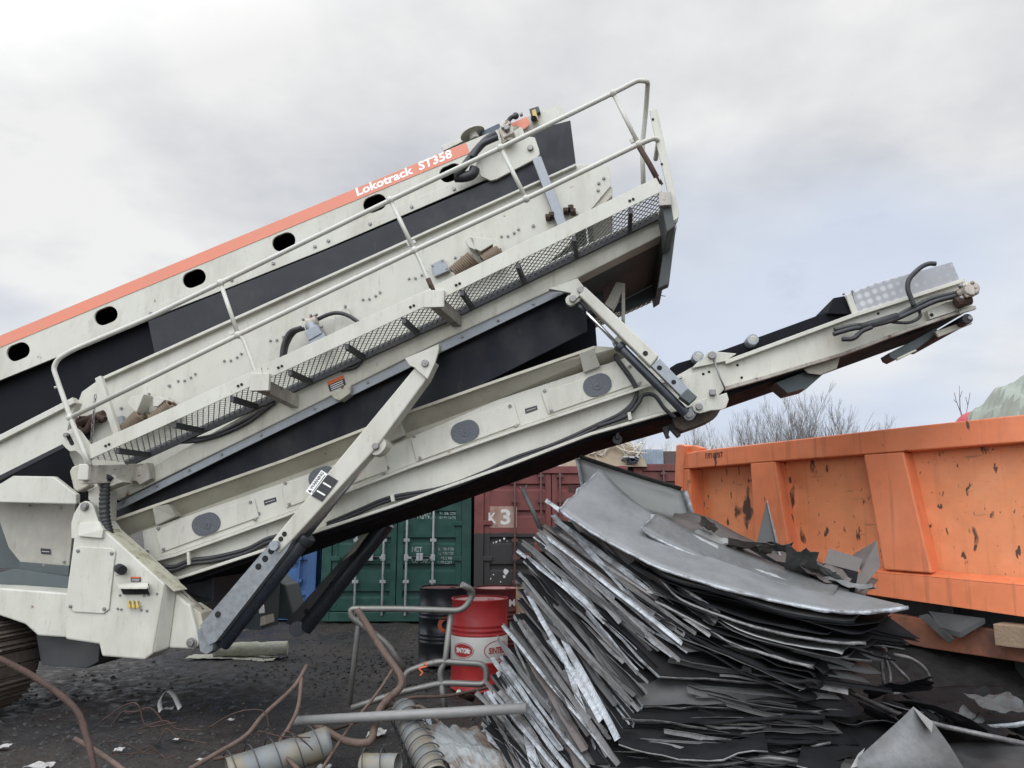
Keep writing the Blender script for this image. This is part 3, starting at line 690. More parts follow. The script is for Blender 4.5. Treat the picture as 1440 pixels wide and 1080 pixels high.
# upper strut
s2 = strut([(814, 415), (822, 402), (927, 500), (915, 515)], [(916, 514), (928, 504), (980, 558), (970, 568)], 6.12, .12, 'white_paint', 'galvanised', [(927.5, 517, .022), (947.5, 537, .02)], 'folding_strut')
b = MB(); b.bolt(M(907.5, 497, 6.12), NR, .022, .004, 0, 10); part(b, 'pin_hole', 'hole_black', s2, 0)
b = MB(); b.plate([(955, 557), (967, 546), (981, 558), (970, 568)], 6.10, .14); part(b, 'end_sleeve', 'gearbox_grey', s2, .008)
b = MB(); b.plate([(771, 406), (812, 391), (823, 406), (818, 413), (806, 425), (800, 421), (803, 412)], 6.14, .03); b.plate([(771, 406), (812, 391), (821, 404)], 6.25, .1)
b.bolt(M(817, 408, 6.14), NR, .03, .02, 1, 14); b.bolt(M(805.5, 420.5, 6.14), NR, .03, .02, 1, 14); b.plate(capsule(806, 420, 4, 7.5, R(-30)), 6.16, .05)
part(b, 'strut_bracket', ['white_paint', 'bolt_steel'], s2)
cylinder([(812, 426), (872, 488)], [(869, 485), (965, 582)], 6.2, .016, .038)
b = MB(); b.cyl(M(812, 427, 6.2), M(822, 438, 6.2), .025, 10); part(b, 'rod_end', 'cylinder_paint', bevel=0)

# ---- near cabinet (leg tower) and its far twin
cab = [(111, 735), (139, 733), (147, 745), (262, 848), (267, 850), (280, 900), (279, 908), (272, 913), (239, 911), (203, 928), (143, 923), (139, 906), (92, 899), (88, 870), (104, 755)]
b = MB(); b.plate([(111, 735), (139, 733), (147, 745), (232, 821), (214, 920), (203, 928), (143, 923), (139, 906), (92, 899), (88, 870), (104, 755)], 6.05, .24)
b.prism([M(232, 821, 6.052), M(247, 834, 6.16), M(237, 911.5, 6.16), M(214, 920, 6.052)], LAT * .1)
b.plate([(247, 834), (262, 848), (267, 850), (280, 900), (279, 908), (272, 913), (237, 911.5)], 6.16, .1)
cabn = part(b, 'side_cabinet', 'white_paint', bevel=.015)
b = MB(); b.prism([M(x, y, 6.05) + LAT * 1.85 for x, y in cab], LAT * .35); part(b, 'side_cabinet', 'gearbox_grey', bevel=.015)
b = MB(); b.prism([M(147.5, 745, 6.056), M(245, 832, 6.056), M(245, 832, 6.056) + LAT * .19, M(147.5, 745, 6.056) + LAT * .19], V((.004, 0, .005))); part(b, 'sloping_top', 'mossy_paint', cabn, 0)
b = MB(); b.prism([M(150, 738, 6.27), M(284, 856, 6.27), M(280, 864, 6.27), M(150, 748, 6.27)], LAT * .04); part(b, 'edge_rail', 'dirty_paint', cabn)
b = MB(); b.prism([M(112, 735, 6.04), M(139, 733.5, 6.04), M(145, 745, 6.02), M(143, 757, 6.02), M(109, 754, 6.02)], LAT * .04); part(b, 'top_cap', 'white_paint', cabn)
pan = [(111, 768), (158, 771), (162, 775), (153, 857), (145, 863), (103, 860.5), (97, 853), (106, 773)]
b = MB(); b.plate(pan, 6.035, .015)
for x, y in [(110, 774.5), (157.5, 778), (99.5, 852.5), (147, 856)]: b.bolt(M(x, y, 6.035), NR, .017, .012, 1, 8)
part(b, 'cover_panel', ['white_paint', 'bolt_steel'], cabn, .006)
b = MB(); b.plate([(166, 820), (207, 821), (210, 836), (173, 836)], 6.03, .02, 0); b.prism([M(165, 820, 6.03), M(206, 820, 6.03), M(207, 826, 5.95), M(166, 826, 5.95)], V((0, 0, -.012)), 1); b.prism([M(206, 820, 6.03), M(211, 836, 6.03), M(207, 826, 5.95)], AX * .01, 1)
part(b, 'control_recess', ['hole_black', 'white_paint'], cabn, 0)
for x in (181, 187, 193):
    b = MB(); b.cyl(M(x, 845, 6.04), M(x, 853, 6.02), .011, 8); b.obox(M(x + 1, 853, 6.02), AX * .014, LAT * .01, V((0, 0, .012))); part(b, 'control_lever', 'yellow_plastic', cabn, .002)
stickers(cabn, [(184, 811), (198, 811), (198, 818), (184, 818)], 6.046, ('sticker_black', 'white_letter', 'sticker_orange'), .3, 2)
b = MB(); b.cyl(M(167, 799, 6.05), M(172, 802, 5.96), .04, 14); b.plate([(162, 795), (179, 797), (179, 808), (162, 810)], 6.045, .01, 1); part(b, 'work_lamp', ['hole_black', 'cream_paint'], cabn)
for x, y in [(221, 835), (169, 837), (203, 838), (166, 856), (171, 857), (199, 858), (207, 859), (209, 837)]:
    b = MB(); b.bolt(M(x, y, 6.05), NR, .01, .008, 0, 8); part(b, 'bolt', 'bolt_steel', cabn, 0)
lug = [(100, 757), (100, 735), (104, 722), (112, 708), (119, 704.5), (126, 706), (131, 711), (139, 735), (139, 757)]
b = MB(); b.plate(lug, 6.08, .05); b.bolt(M(120, 712.5, 6.08), NR, .038, .02, 1, 16); b.bolt(M(120, 712.5, 6.06), NR, .022, .02, 1, 16); part(b, 'pivot_lug', ['white_paint', 'bolt_steel'], cabn)
b = MB(); b.plate(ngon(269, 904, 7.5, 7.5, 0, 14), 6.15, .01, 0); b.bolt(M(269, 904, 6.15), NR, .028, .02, 0, 14); b.plate([(264, 850), (282, 862), (286, 880), (281, 900), (274, 880)], 6.2, .2, 1); part(b, 'foot_pin', ['bolt_steel', 'cream_paint'], cabn)
b = MB(); b.plate([(124, 690), (146, 679), (150, 690), (148, 745), (140, 745), (130, 708), (124, 702)], 6.2, .15); part(b, 'post', 'white_paint')
b = MB(); q = curve([M(x, y, 6.1) for x, y in [(156, 668), (150, 676), (147, 700), (148, 730), (153, 752)]], 14)
b.tube(q, .04, 12, rs=[.046 if i % 3 else .037 for i in range(len(q))]); part(b, 'corrugated_hose', 'hose_black', bevel=0)
# ---- left: hopper, chassis, track
b = MB(); b.plate([(-60, 680), (0, 680), (18, 669), (75, 670), (107, 695), (107, 709), (-60, 705)], 6.3, .06); part(b, 'hopper_hood', 'white_paint', bevel=.01)
b = MB(); b.plate([(-10, 706), (106, 709), (97, 796), (28, 790), (12, 770)], 6.6, .03, 0); b.plate([(26, 790), (97, 796), (96, 812), (28, 806)], 6.58, .05, 1)
for x, y in [(42, 711), (86, 714), (90, 790), (62, 795)]: b.bolt(M(x, y, 6.59), NR, .014, .012, 2)
hp = part(b, 'hopper', ['shaded_beige', 'gearbox_grey', 'bolt_steel'], bevel=.004)
stickers(hp, [(57, 771), (71, 772), (72, 780), (58, 779)], 6.597, lines=1)
b = MB(); b.plate([(-60, 700), (14, 700), (30, 812), (100, 816), (100, 832), (-60, 826)], 6.9, .5); b.plate([(-60, 820), (20, 800), (100, 812), (100, 830), (-60, 827)], 6.5, .4); part(b, 'engine_bay', 'gearbox_grey')
b = MB(); b.plate([(-60, 825), (0, 827), (96, 834), (96, 897), (53, 894), (35, 878), (0, 866), (-60, 866)], 6.2, .3); part(b, 'chassis_side', 'white_paint', bevel=.015)
b = MB(); b.plate([(50, 890), (141, 905), (138, 931), (121, 940), (58, 935)], 6.35, 1.0); b.plate([(-60, 860), (60, 880), (60, 930), (-60, 930)], 6.7, 1.0); b.plate([(100, 800), (262, 852), (268, 895), (235, 900), (200, 912), (140, 900)], 6.35, 1.5); b.plate([(-60, 880), (60, 890), (140, 900), (260, 880), (300, 850), (300, 800), (-60, 800)], 6.8, 1.1)
part(b, 'chassis', 'dark_steel')
b = MB(); b.plate([(-60, 640), (0, 612), (102, 560), (108, 566), (98, 590), (90, 625), (0, 672), (-60, 704)], 6.3, .08); b.plate([(-60, 640), (0, 611), (102, 558.5), (104, 567), (0, 620), (-60, 650)], 6.25, .06); part(b, 'feed_beam', 'white_paint', bevel=.006)
b = MB(); b.plate([(-60, 700), (0, 668), (88, 624), (90, 630), (0, 676), (-60, 708)], 6.29, .03); part(b, 'rubber_seal', 'rubber_grey')
b = MB(); b.plate([(-60, 600), (90, 540), (140, 600), (135, 690), (110, 720), (105, 735), (-60, 760)], 7.0, .03); part(b, 'rubber_curtain', 'rubber_black')  # black backing sheet in place of the deep shade below the feed beam
b = MB(); b.plate([(110, 680), (210, 650), (230, 720), (150, 775), (118, 770)], 7.02, .02); part(b, 'rubber_curtain', 'rubber_black')  # black sheet added to block a bright gap to the sky
# track: closed loop of grouser pads round the rear idler
g0 = G(10, 985); rT = .40; cT = M(-62, 928, 6.1); cT.z = rT + .02
b = MB(); loop = []
Lh = 3.2
n1 = 12
for i in range(n1 + 1): t = -PI / 2 + PI * i / n1; loop.append(cT + AX * (rT * math.cos(t)) + V((0, 0, rT * math.sin(t))))
for i in range(1, 22): loop.append(cT - AX * (Lh * i / 22) + V((0, 0, rT)))
for i in range(n1 + 1): t = PI / 2 + PI * i / n1; loop.append(cT - AX * Lh + AX * (rT * math.cos(t)) + V((0, 0, rT * math.sin(t))))
for i in range(1, 22): loop.append(cT - AX * Lh + AX * (Lh * i / 22) - V((0, 0, rT)))
for i in range(len(loop)):
    a = loop[i]; c = loop[(i + 1) % len(loop)]; d = (c - a).normalized(); nn = d.cross(LAT).normalized()
    mid_ = (a + c) / 2 + LAT * .24; ln = (c - a).length
    if nn.dot(mid_ - (cT - AX * (Lh / 2))) < 0 and abs((mid_ - cT).z) > .1: nn = -nn
    b.obox(mid_, d * ln * .47, LAT * .24, nn * .018)
    b.obox(mid_ + nn * .03 - d * ln * .25, d * .010, LAT * .235, nn * .022); b.obox(mid_ + nn * .027 + d * ln * .15, d * .009, LAT * .235, nn * .016)
part(b, 'track', 'track_steel', bevel=.004)
b = MB(); b.cyl(cT + LAT * .1, cT + LAT * .4, .33, 24); b.obox(cT - AX * 1.6 + LAT * .25, AX * 1.5, LAT * .1, V((0, 0, .2))); part(b, 'track_frame', 'track_steel')
b = MB(); b.obox(M(365, 850, 7.5), AX * .12, LAT * .2, V((0, 0, .22)), 0); b.plate([(362, 851), (371, 850), (372, 862), (364, 863)], 7.28, .01, 1); b.plate([(330, 876), (372, 866), (374, 878), (335, 890)], 7.3, .2, 2)
part(b, 'gearbox', ['gearbox_grey', 'white_letter', 'cream_paint'], bevel=.02)
for pts in ([(255, 622), (285, 619), (320, 608), (352, 592), (386, 566)], [(265, 619), (300, 612), (335, 596), (370, 577)], [(480, 521), (500, 516), (512, 503), (516, 496)]):
    b = MB(); b.tube(curve([M(x, y, 6.38) for x, y in pts]), .017, 8); part(b, 'hose', 'hose_black', bevel=0)
# ================================================================== setting: world, sun, ground
w = bpy.data.worlds.new('World'); SC.world = w; w.use_nodes = True
t = NT(w.node_tree); bg = t.n['Background']
sky = t.new('ShaderNodeTexSky', sky_type='NISHITA'); sky.sun_disc = False
SUN_EL, SUN_AZ = R(50), R(200)                          # azimuth clockwise from +Y: sun high behind the camera, a little left
sky.sun_elevation = SUN_EL; sky.sun_rotation = SUN_AZ
dirn = t.new('ShaderNodeTexCoord').outputs['Generated']
sep = t.new('ShaderNodeSeparateXYZ'); t.link(dirn, sep.inputs[0])
zz = t.math('ADD', t.math('MAXIMUM', sep.outputs['Z'], 0), .22)
cx = t.math('DIVIDE', sep.outputs['X'], zz); cy = t.math('DIVIDE', sep.outputs['Y'], zz)
cmb = t.new('ShaderNodeCombineXYZ'); t.link(cx, cmb.inputs[0]); t.link(cy, cmb.inputs[1]); cmb.inputs[2].default_value = SKY_SEED = 5.2
n1 = t.noise(cmb.outputs[0], .75, 6, .5); n2 = t.noise(cmb.outputs[0], 1.9, 8, .55); n3 = t.noise(t.mapping(cmb.outputs[0], (1, 1, 1.7)), .55, 3, .5)
nn = t.math('ADD', t.math('MULTIPLY', n1, .62), t.math('MULTIPLY', n2, .38))
cl = t.mix(t.ramp(nn, .40, .58), (6.0, 6.25, 6.85, 1), (10.3, 10.25, 10.15, 1))
cl = t.mix(t.ramp(n3, .5, .62, 0, .8), cl, (7.0, 7.95, 9.7, 1))
dot = t.new('ShaderNodeVectorMath', operation='DOT_PRODUCT'); t.link(dirn, dot.inputs[0])
SD = V((math.sin(SUN_AZ) * math.cos(SUN_EL), math.cos(SUN_AZ) * math.cos(SUN_EL), math.sin(SUN_EL)))
dot.inputs[1].default_value = SD
gl = t.ramp(dot.outputs['Value'], -.2, 1, 0, 1)         # cloud deck is brighter round the veiled sun
cl2 = t.new('ShaderNodeMix', data_type='RGBA', blend_type='MULTIPLY'); cl2.inputs[0].default_value = 1
t.link(cl, cl2.inputs[6]); gr = t.ramp(dot.outputs['Value'], .0, 1, 1, 3.7); t.link(gr, cl2.inputs[7])
mixf = t.ramp(n2, .62, .8, .93, .6)
skm = t.new('ShaderNodeMix', data_type='RGBA', blend_type='MULTIPLY'); skm.inputs[0].default_value = 1
t.link(sky.outputs[0], skm.inputs[6]); skm.inputs[7].default_value = (1, 1, 1, 1)
fin = t.mix(mixf, skm.outputs[2], cl2.outputs[2])
t.link(fin, bg.inputs['Color']); bg.inputs['Strength'].default_value = .09
sl = bpy.data.lights.new('sun', 'SUN'); sl.energy = .9; sl.angle = R(40); sl.color = (1, .97, .92)
so = bpy.data.objects.new('sun', sl); COL.objects.link(so); so.rotation_euler = (-SD).to_track_quat('-Z', 'Y').to_euler(); so.location = (0, -5, 20)
SC.view_settings.view_transform = 'Standard'; SC.view_settings.look = 'None'; SC.view_settings.exposure = 0; SC.view_settings.gamma = 1

def mud(t, pos, c):
    f = t.ramp(t.noise(pos, 1.1, 6, .6), .42, .6, 0, .9); c = t.mix(f, c, (.030, .023, .0175, 1))
    f = t.ramp(t.noise(pos, 35, 4, .7), .57, .66, 0, .7); c = t.mix(f, c, (.045, .042, .039, 1))
    f = t.ramp(t.noise(pos, 110, 2, .7), .66, .72, 0, .8); return t.mix(f, c, (.12, .115, .11, 1))
mk('mud', (.0125, .0112, .0102), .62, var=.35, vscale=9, bump=1.0, bscale=22, extra=mud, rvar=.3, spec=.4)
mk('stone', (.035, .034, .032), .8, var=.5, vscale=9, bump=.3)
def gz(x, y): return .045 * (noise.noise(V((x * .8, y * .8, 1))) + .45 * noise.noise(V((x * 2.6, y * 2.6, 4))) + .25 * noise.noise(V((x * 8, y * 8, 9)))) - .03
xs = [-700, -300, -120, -60, -30, -16, -10] + [-7 + .07 * i for i in range(201)] + [10, 16, 30, 60, 120, 300, 700]
ys = [-400, -100, -30, -8, 0, 2.5] + [3.6 + .07 * i for i in range(140)] + [14.5, 18, 24, 35, 60, 120, 300, 900]
b = MB(); nx = len(xs)
b.add([V((x, y, gz(x, y))) for y in ys for x in xs], [[j * nx + i, j * nx + i + 1, (j + 1) * nx + i + 1, (j + 1) * nx + i] for j in range(len(ys) - 1) for i in range(nx - 1)], 0, True)
b.build('ground', 'mud', kind='structure', recalc=False, origin=(0, 0, 0))
def rock(b, p, s, mat=0):
    vs = []
    for x, y, z in ((1, 0, 0), (-1, 0, 0), (0, 1, 0), (0, -1, 0), (0, 0, 1), (0, 0, -1)):
        vs.append(p + V((x * s * random.uniform(.6, 1.3), y * s * random.uniform(.6, 1.3), z * s * random.uniform(.4, .9))) + V((random.uniform(-.3, .3) * s, random.uniform(-.3, .3) * s, 0)))
    b.add(vs, [(0, 2, 4), (2, 1, 4), (1, 3, 4), (3, 0, 4), (2, 0, 5), (1, 2, 5), (3, 1, 5), (0, 3, 5)], mat)
b = MB()
for i in range(5200):
    x = random.uniform(-5, 2.5); y = 4.4 + 8 * random.random() ** 1.6
    rock(b, V((x, y, gz(x, y))), random.choice([.008, .01, .014, .018, .03]) * random.uniform(.6, 1.3))
for i in range(500):
    a = random.gauss(0, 1); p = G(540 + 110 * a, 935 + random.gauss(0, 18)); rock(b, V((p.x, p.y, gz(p.x, p.y) + .01)), random.uniform(.008, .026))
tag(b.build('gravel', 'stone', kind='stuff', recalc=False, origin=(0, 0, 0)), 'loose dark gravel and cinders scattered over the muddy yard', 'gravel')

# ================================================================== containers
def two_tone(t, pos, c):
    s = t.new('ShaderNodeSeparateXYZ'); t.link(pos, s.inputs[0])
    hgt = t.math('ADD', s.outputs['Z'], t.math('MULTIPLY', t.noise(pos, 5, 3), .12))
    rt = t.math('LESS_THAN', t.math('ADD', s.outputs['X'], t.math('MULTIPLY', t.noise(pos, 9, 3), .2)), P(752, 700, 12.8).x + .1)
    f = t.math('MULTIPLY', t.math('LESS_THAN', hgt, 1.50), rt)
    return t.mix(f, c, (.032, .030, .029, 1))
mk('container_red', (.155, .042, .036), .6, dirt=(.05, .03, .025), damt=.6, dscale=2, rust=(.05, .02, .012), rscale=7, rth=.68, var=.15)
mk('container_two_tone', (.165, .048, .042), .6, dirt=(.05, .03, .025), damt=.5, dscale=2, rust=(.03, .015, .012), rscale=6, rth=.69, var=.15, extra=two_tone)
mk('container_green', (.013, .058, .045), .5, dirt=(.02, .028, .022), damt=.6, dscale=2, rust=(.09, .035, .02), rscale=6, rth=.73, var=.15)
mk('container_blue', (.045, .115, .27), .5, dirt=(.03, .05, .09), damt=.5, var=.1)
mk('lock_bar_grey', (.33, .35, .35), .5, metal=.3, dirt=(.12, .1, .08), damt=.6, rust=(.12, .05, .03), rscale=12, rth=.68)
mk('lock_bar_red', (.10, .04, .035), .6, dirt=(.04, .03, .025), damt=.6)
mk('patch_beige', (.36, .24, .19), .7, dirt=(.2, .08, .06), damt=.9, dscale=5, streak=False)
mk('stencil_white', (.62, .62, .58), .6, dirt=(.25, .22, .2), damt=.6, dscale=12, streak=False)
mk('stencil_faint', (.30, .36, .33), .6, dirt=(.03, .06, .05), damt=1., dscale=25, streak=False, dlo=.45, dhi=.6)
mk('stencil_dark', (.05, .02, .018), .6)
def container(px0, px1, Y, ztop, mat, bar, label, barpx, grooves=True, ln=6.05):
    x0 = P(px0, 728, Y).x; x1 = P(px1, 728, Y).x; xm = (x0 + x1) / 2
    root = thing('shipping_container', (xm, Y + ln / 2, 0), label, 'shipping container')
    b = MB(); b.box((x0 + .03, Y + .12, .16), (x1 - .03, Y + ln - .1, ztop - .05))
    for sx in (x0, x1 - .16):
        for sy in (Y, Y + ln - .16): b.box((sx, sy, .0), (sx + .16, sy + .16, ztop))
    b.box((x0 + .161, Y + .002, .0), (x1 - .161, Y + .14, .15)); b.box((x0 + .161, Y + .002, ztop - .13), (x1 - .161, Y + .14, ztop - .004))
    k = int((ln - .5) / .28)
    for i in range(k):
        y = Y + .3 + i * .28
        for sx in (x0 + .005, x1 - .035): b.box((sx, y, .17), (sx + .03, y + .14, ztop - .06))
        b.box((x0 + .12, y, ztop - .048), (x1 - .12, y + .14, ztop - .02))
    b.build('body', mat, root, .008)
    for s in (0, 1):
        a = x0 + .165 if s == 0 else xm + .008; c = xm - .008 if s == 0 else x1 - .165
        b = MB(); zs = [.165]; prof = [(.0, .165)]
        H = ztop - .14 - .165
        if grooves:
            for i in range(5):
                zc = .165 + H * (i + .62) / 5.1
                prof += [(.0, zc - .065), (.04, zc - .045), (.04, zc + .045), (.0, zc + .05)]
        prof += [(.0, ztop - .14), (.07, ztop - .14), (.07, .165)]
        m_ = .10
        b.prism([V((a + m_, Y + .035 + y, z)) for y, z in prof], V((c - a - 2 * m_, 0, 0)))
        b.box((a, Y + .03, .165), (a + m_ - .001, Y + .105, ztop - .14)); b.box((c - m_ + .001, Y + .03, .165), (c, Y + .105, ztop - .14))
        dr = b.build('door', mat, root, .004)
        hx = a - .02 if s == 0 else c + .02
        for i in range(4):
            b = MB(); z = .4 + i * (ztop - .8) / 3; b.box((min(hx, hx + (.16 if s == 0 else -.16)), Y + .0, z), (max(hx, hx + (.16 if s == 0 else -.16)), Y + .028, z + .07))
            b.build('hinge', mat, dr, .004)
        for px in barpx[s]:
            x = P(px, 728, Y).x; b = MB(); b.cyl(V((x, Y - .02, .1)), V((x, Y - .02, ztop - .1)), .019, 10)
            for z in (.17, .62, 1.3, 1.95, ztop - .2): b.box((x - .05, Y - .036, z), (x + .05, Y + .029, z + .05))
            b.build('lock_bar', bar, dr, .003)
            b = MB(); z = 1.02; sg = 1 if px < (barpx[s][0] + barpx[s][-1]) / 2 + 1 else -1
            L_ = .40 if sg > 0 else .36
            b.box((min(x, x + sg * L_), Y - .055, z), (max(x, x + sg * L_), Y - .041, z + .035)); b.box((x + sg * .2 - .03, Y - .06, z - .03), (x + sg * .2 + .03, Y + .029, z + .09)); b.box((x - .035, Y - .05, z - .03), (x + .035, Y - .002, z + .07))
            b.build('door_handle', bar, dr, .003)
    return root
ZT = P(760, 655, 12.8).z
k3 = container(667, 885, 12.8, ZT, 'container_two_tone', 'lock_bar_red', 'red shipping container with blackened lower door and white stencil K3', [[724, 761], [788, 835]])
gr_ = container(455, 663, 12.9, ZT - .02, 'container_green', 'lock_bar_grey', 'dark green shipping container with pale lock bars on its doors', [[503, 541], [573, 610]])
bl_ = container(243, 448, 13.1, ZT - .0, 'container_blue', 'container_blue', 'blue shipping container glimpsed under the conveyor left of the green one', [[290, 322], [368, 425]])
rd_ = container(893, 1110, 13.4, P(915, 652, 13.4).z, 'container_red', 'lock_bar_red', 'plain dull red shipping container behind the orange tipper body', [[935, 970], [1020, 1060]])
YK = 12.8
b = MB(); b.prism([P(688, 712, YK + .034), P(727, 712, YK + .034), P(727, 742, YK + .034), P(688, 742, YK + .034)], V((0, -.003, 0))); b.build('paint_patch', 'patch_beige', k3)
b = MB(); s = P(687, 736, YK + .026); lettering(b, 'K', s, P(698, 736, YK + .026) - s, P(687, 721, YK + .026) - s); s = P(704, 738, YK + .026); lettering(b, '3', s, P(718, 738, YK + .026) - s, P(704, 716, YK + .026) - s)
b.build('lettering', 'stencil_white', k3)
b = MB(); s = P(799, 692, YK + .028); lettering(b, 'SZD', s, P(825, 692, YK + .028) - s, P(799, 682, YK + .028) - s); b.build('lettering', 'stencil_dark', k3)
b = MB()
for (cx_, cy_, r_) in ((711, 804, 3.6), (709, 811, 2.2), (690, 814, 1.2), (694, 808, 1.), (704, 818, 1.), (698, 762, 1.6), (703, 760, 1.2), (709, 758, 1.8), (694, 763, .9), (713, 761, .8), (686, 806, .8)):
    b.prism([P(x, y, YK + .033) for x, y in [(cx_ + r_ * random.uniform(.6, 1.2) * math.cos(a), cy_ + r_ * 1.2 * random.uniform(.5, 1.2) * math.sin(a)) for a in [k * .7 for k in range(9)]]], V((0, -.003, 0)))
b.build('paint_splash', 'stencil_white', k3)
YG = 12.9
b = MB()
def gtext(st, x0, y0, x1, h, m=0):
    s = P(x0, y0, YG + .03); lettering(b, st, s, P(x1, y0, YG + .03) - s, P(x0, y0 - h, YG + .03) - s, m)
gtext('NET', 579, 776, 594, 7, 1); gtext('CU.CAP.', 579, 792, 604, 9, 1); gtext('28 180 KGS', 616, 774, 638, 4, 1); gtext('62 100 LBS', 616, 780, 638, 4, 1); gtext('33.2 M3', 620, 787, 636, 4, 1); gtext('1.170 CUFT', 616, 793, 636, 4, 1)
gtext('M.GW.', 582, 730, 607, 9, 1); gtext('24 000 KGS', 618, 724, 641, 4, 1); gtext('52 910 LBS', 618, 730, 641, 4, 1)
b.build('lettering', ['stencil_white', 'stencil_faint'], gr_)

# goods on the container roofs
mk('tan_cloth', (.30, .24, .165), .85, dirt=(.12, .09, .06), damt=.7, streak=False, dscale=3, bump=.5, bscale=9)
mk('corrugated_zinc', (.36, .42, .47), .5, metal=.3, dirt=(.2, .2, .2), damt=.4)
mk('brown_board', (.085, .06, .05), .7, dirt=(.04, .03, .03), damt=.5)
mk('white_rope', (.52, .48, .40), .7)
zt = ZT
c0 = P(845, 640, 14.0); c0.z = zt + .02
wob = lambda p, a, s, k: noise.noise(p * s + V((k, k, k))) * a
b = MB()
def heap(u, v):
    x = (u - .5) * 1.5; y = (v - .5) * 1.4; r = min(1, max(abs(u - .5), abs(v - .5)) * 2); h = .62 * (1 - r ** 5) * (.8 + .35 * noise.noise(V((x * 2, y * 2, 5)))) + .06 * noise.noise(V((x * 7, y * 7, 1))) * (1 - r)
    return c0 + V((x, y, max(0, h)))
b.grid(heap, 26, 26); o_ = b.build('tan_bundle', 'tan_cloth', label='tan wrapped bundle with loose cords on the red container roof', cat='bundle')
b = MB()
for k in range(6):
    pts = [c0 + V((-.7 + .28 * i + random.uniform(-.08, .08), -.62 + random.uniform(-.1, .05), random.uniform(.05, .6))) for i in range(6)]
    b.tube(curve(pts, 5), .012, 6)
b.build('loose_cord', 'white_rope', label='tangle of pale cord hanging over the tan bundle', cat='cord')
b = MB(); x0 = P(900, 640, 13.6).x; x1 = P(933, 640, 13.6).x; n = 9; zz0 = P(915, 655, 13.6).z; z1 = P(915, 632, 13.6).z
vs = []; 
for i in range(n * 4 + 1):
    x = x0 + (x1 - x0) * i / (n * 4); vs += [V((x, 13.6 + .012 * math.sin(i * PI / 2), zz0)), V((x, 13.6 + .012 * math.sin(i * PI / 2), z1))]
b.add(vs, [[2 * i, 2 * i + 2, 2 * i + 3, 2 * i + 1] for i in range(n * 4)]); b.box((x0, 13.63, zz0), (x1, 14.4, z1 - .005), 0)
b.build('corrugated_crate', 'corrugated_zinc', solid=0, label='pale blue corrugated crate on the red containers beside brown boards', cat='crate')
b = MB(); x2 = P(958, 640, 13.6).x; b.box((x1 + .01, 13.62, zz0 - .05), (x2, 13.7, z1 - .03)); b.box((x1 + .05, 13.75, zz0 - .05), (x2, 13.83, z1 - .1)); b.build('wooden_board', 'brown_board', bevel=.006, label='dark brown boards standing behind the tipper\'s left edge', cat='boards')
b = MB(); c1 = P(887, 648, 13.3)
for k in range(7): b.tube(curve([c1 + V((random.uniform(-.14, .14), random.uniform(-.1, .1), random.uniform(-.1, .1))) for _ in range(5)], 5), .014, 6, k % 2)
b.build('wire_tangle', ['blue_plastic', 'white_rope'], label='small tangle of blue and white wire on the container roof', cat='wire')

# ================================================================== drums and jerrycan
mk('drum_red', (.36, .022, .022), .55, dirt=(.12, .035, .028), damt=.6, dscale=3, var=.1)
mk('drum_white', (.58, .56, .52), .55, dirt=(.32, .25, .2), damt=.55, var=.04)
mk('drum_black', (.012, .014, .020), .35, dirt=(.05, .045, .04), damt=.5)
mk('drum_dark_red', (.11, .017, .02), .5, dirt=(.05, .02, .02), damt=.5)
mk('drum_lid', (.42, .20, .18), .5, dirt=(.2, .08, .07), damt=.6)
mk('drum_orange', (.55, .11, .035), .5)
mk('can_beige', (.47, .32, .205), .55, dirt=(.25, .15, .09), damt=.5)
def drum(px, py, label, mat, lid, band=None, texts=(), sc=1.0):
    p = G(px, py); p.z = gz(p.x, p.y) - .005; r = .288 * sc; h = .88 * sc
    p = p + V((p.x, p.y, 0)).normalized() * r; p.z = 0
    root = thing('oil_drum', p, label, 'drum', 'steel oil drums beside the scrap')
    prof = [(r * .2, .02), (r - .012, .015), (r + .006, 0), (r + .006, .012), (r, .02)]
    for zc in (.30, .58):
        for k in (-.045, 0, .045) if band is None or zc > .5 else (-.03,):
            z = (zc + k) * h / .88
            prof += [(r, z - .016), (r + .009, z - .006), (r + .009, z + .006), (r, z + .016)]
    prof += [(r, h - .02), (r + .006, h - .012), (r + .006, h), (r - .008, h), (r - .012, h - .02), (.01, h - .02)]
    b = MB(); b.lathe(p, prof[:-2], 48); b.build('body', mat, root)
    b = MB(); b.lathe(p, [(r - .006, h - .02), (.002, h - .017)], 40); b.cyl(p + V((.12, -.12, h - .02)), p + V((.12, -.12, h + .008)), .035, 12); b.build('lid', lid, root)
    a0 = math.atan2(-p.y, -p.x)
    if band:
        b = MB(); b.lathe(p, [(r + .001, band[0]), (r + .005, band[0] + .006), (r + .005, band[1] - .006), (r + .001, band[1])], 48); b.build('label_band', 'drum_white', root)
    for st, ang, z, wd, hh, m, kind in texts:
        rr = r + .008
        f = lambda x, y, dr=0: p + V(((rr + dr) * math.cos(a0 + ang + x / rr), (rr + dr) * math.sin(a0 + ang + x / rr), z + y))
        b = MB()
        if kind == 'fill': b.add([f(0, 0)] + [f(wd * .66 * math.cos(k * PI / 16), hh * 1.25 * math.sin(k * PI / 16)) for k in range(32)], [[0, k + 1, (k + 1) % 32 + 1] for k in range(32)], 0)
        if kind in ('ring', 'fill'):
            o1 = [(math.cos(k * PI / 20), math.sin(k * PI / 20)) for k in range(40)]
            b.add([f(wd * .70 * x, hh * 1.4 * y, .001) for x, y in o1] + [f(wd * .74 * x, hh * 1.5 * y, .001) for x, y in o1], [[k, (k + 1) % 40, 40 + (k + 1) % 40, 40 + k] for k in range(40)], 0)
        vs, fs = text2d(st); b.add([f((x - .5) * wd, (y - .5) * hh, .003) for x, y in vs], fs, 1 if kind == 'fill' else 0)
        b.build('emblem', [m, 'white_letter'], root)
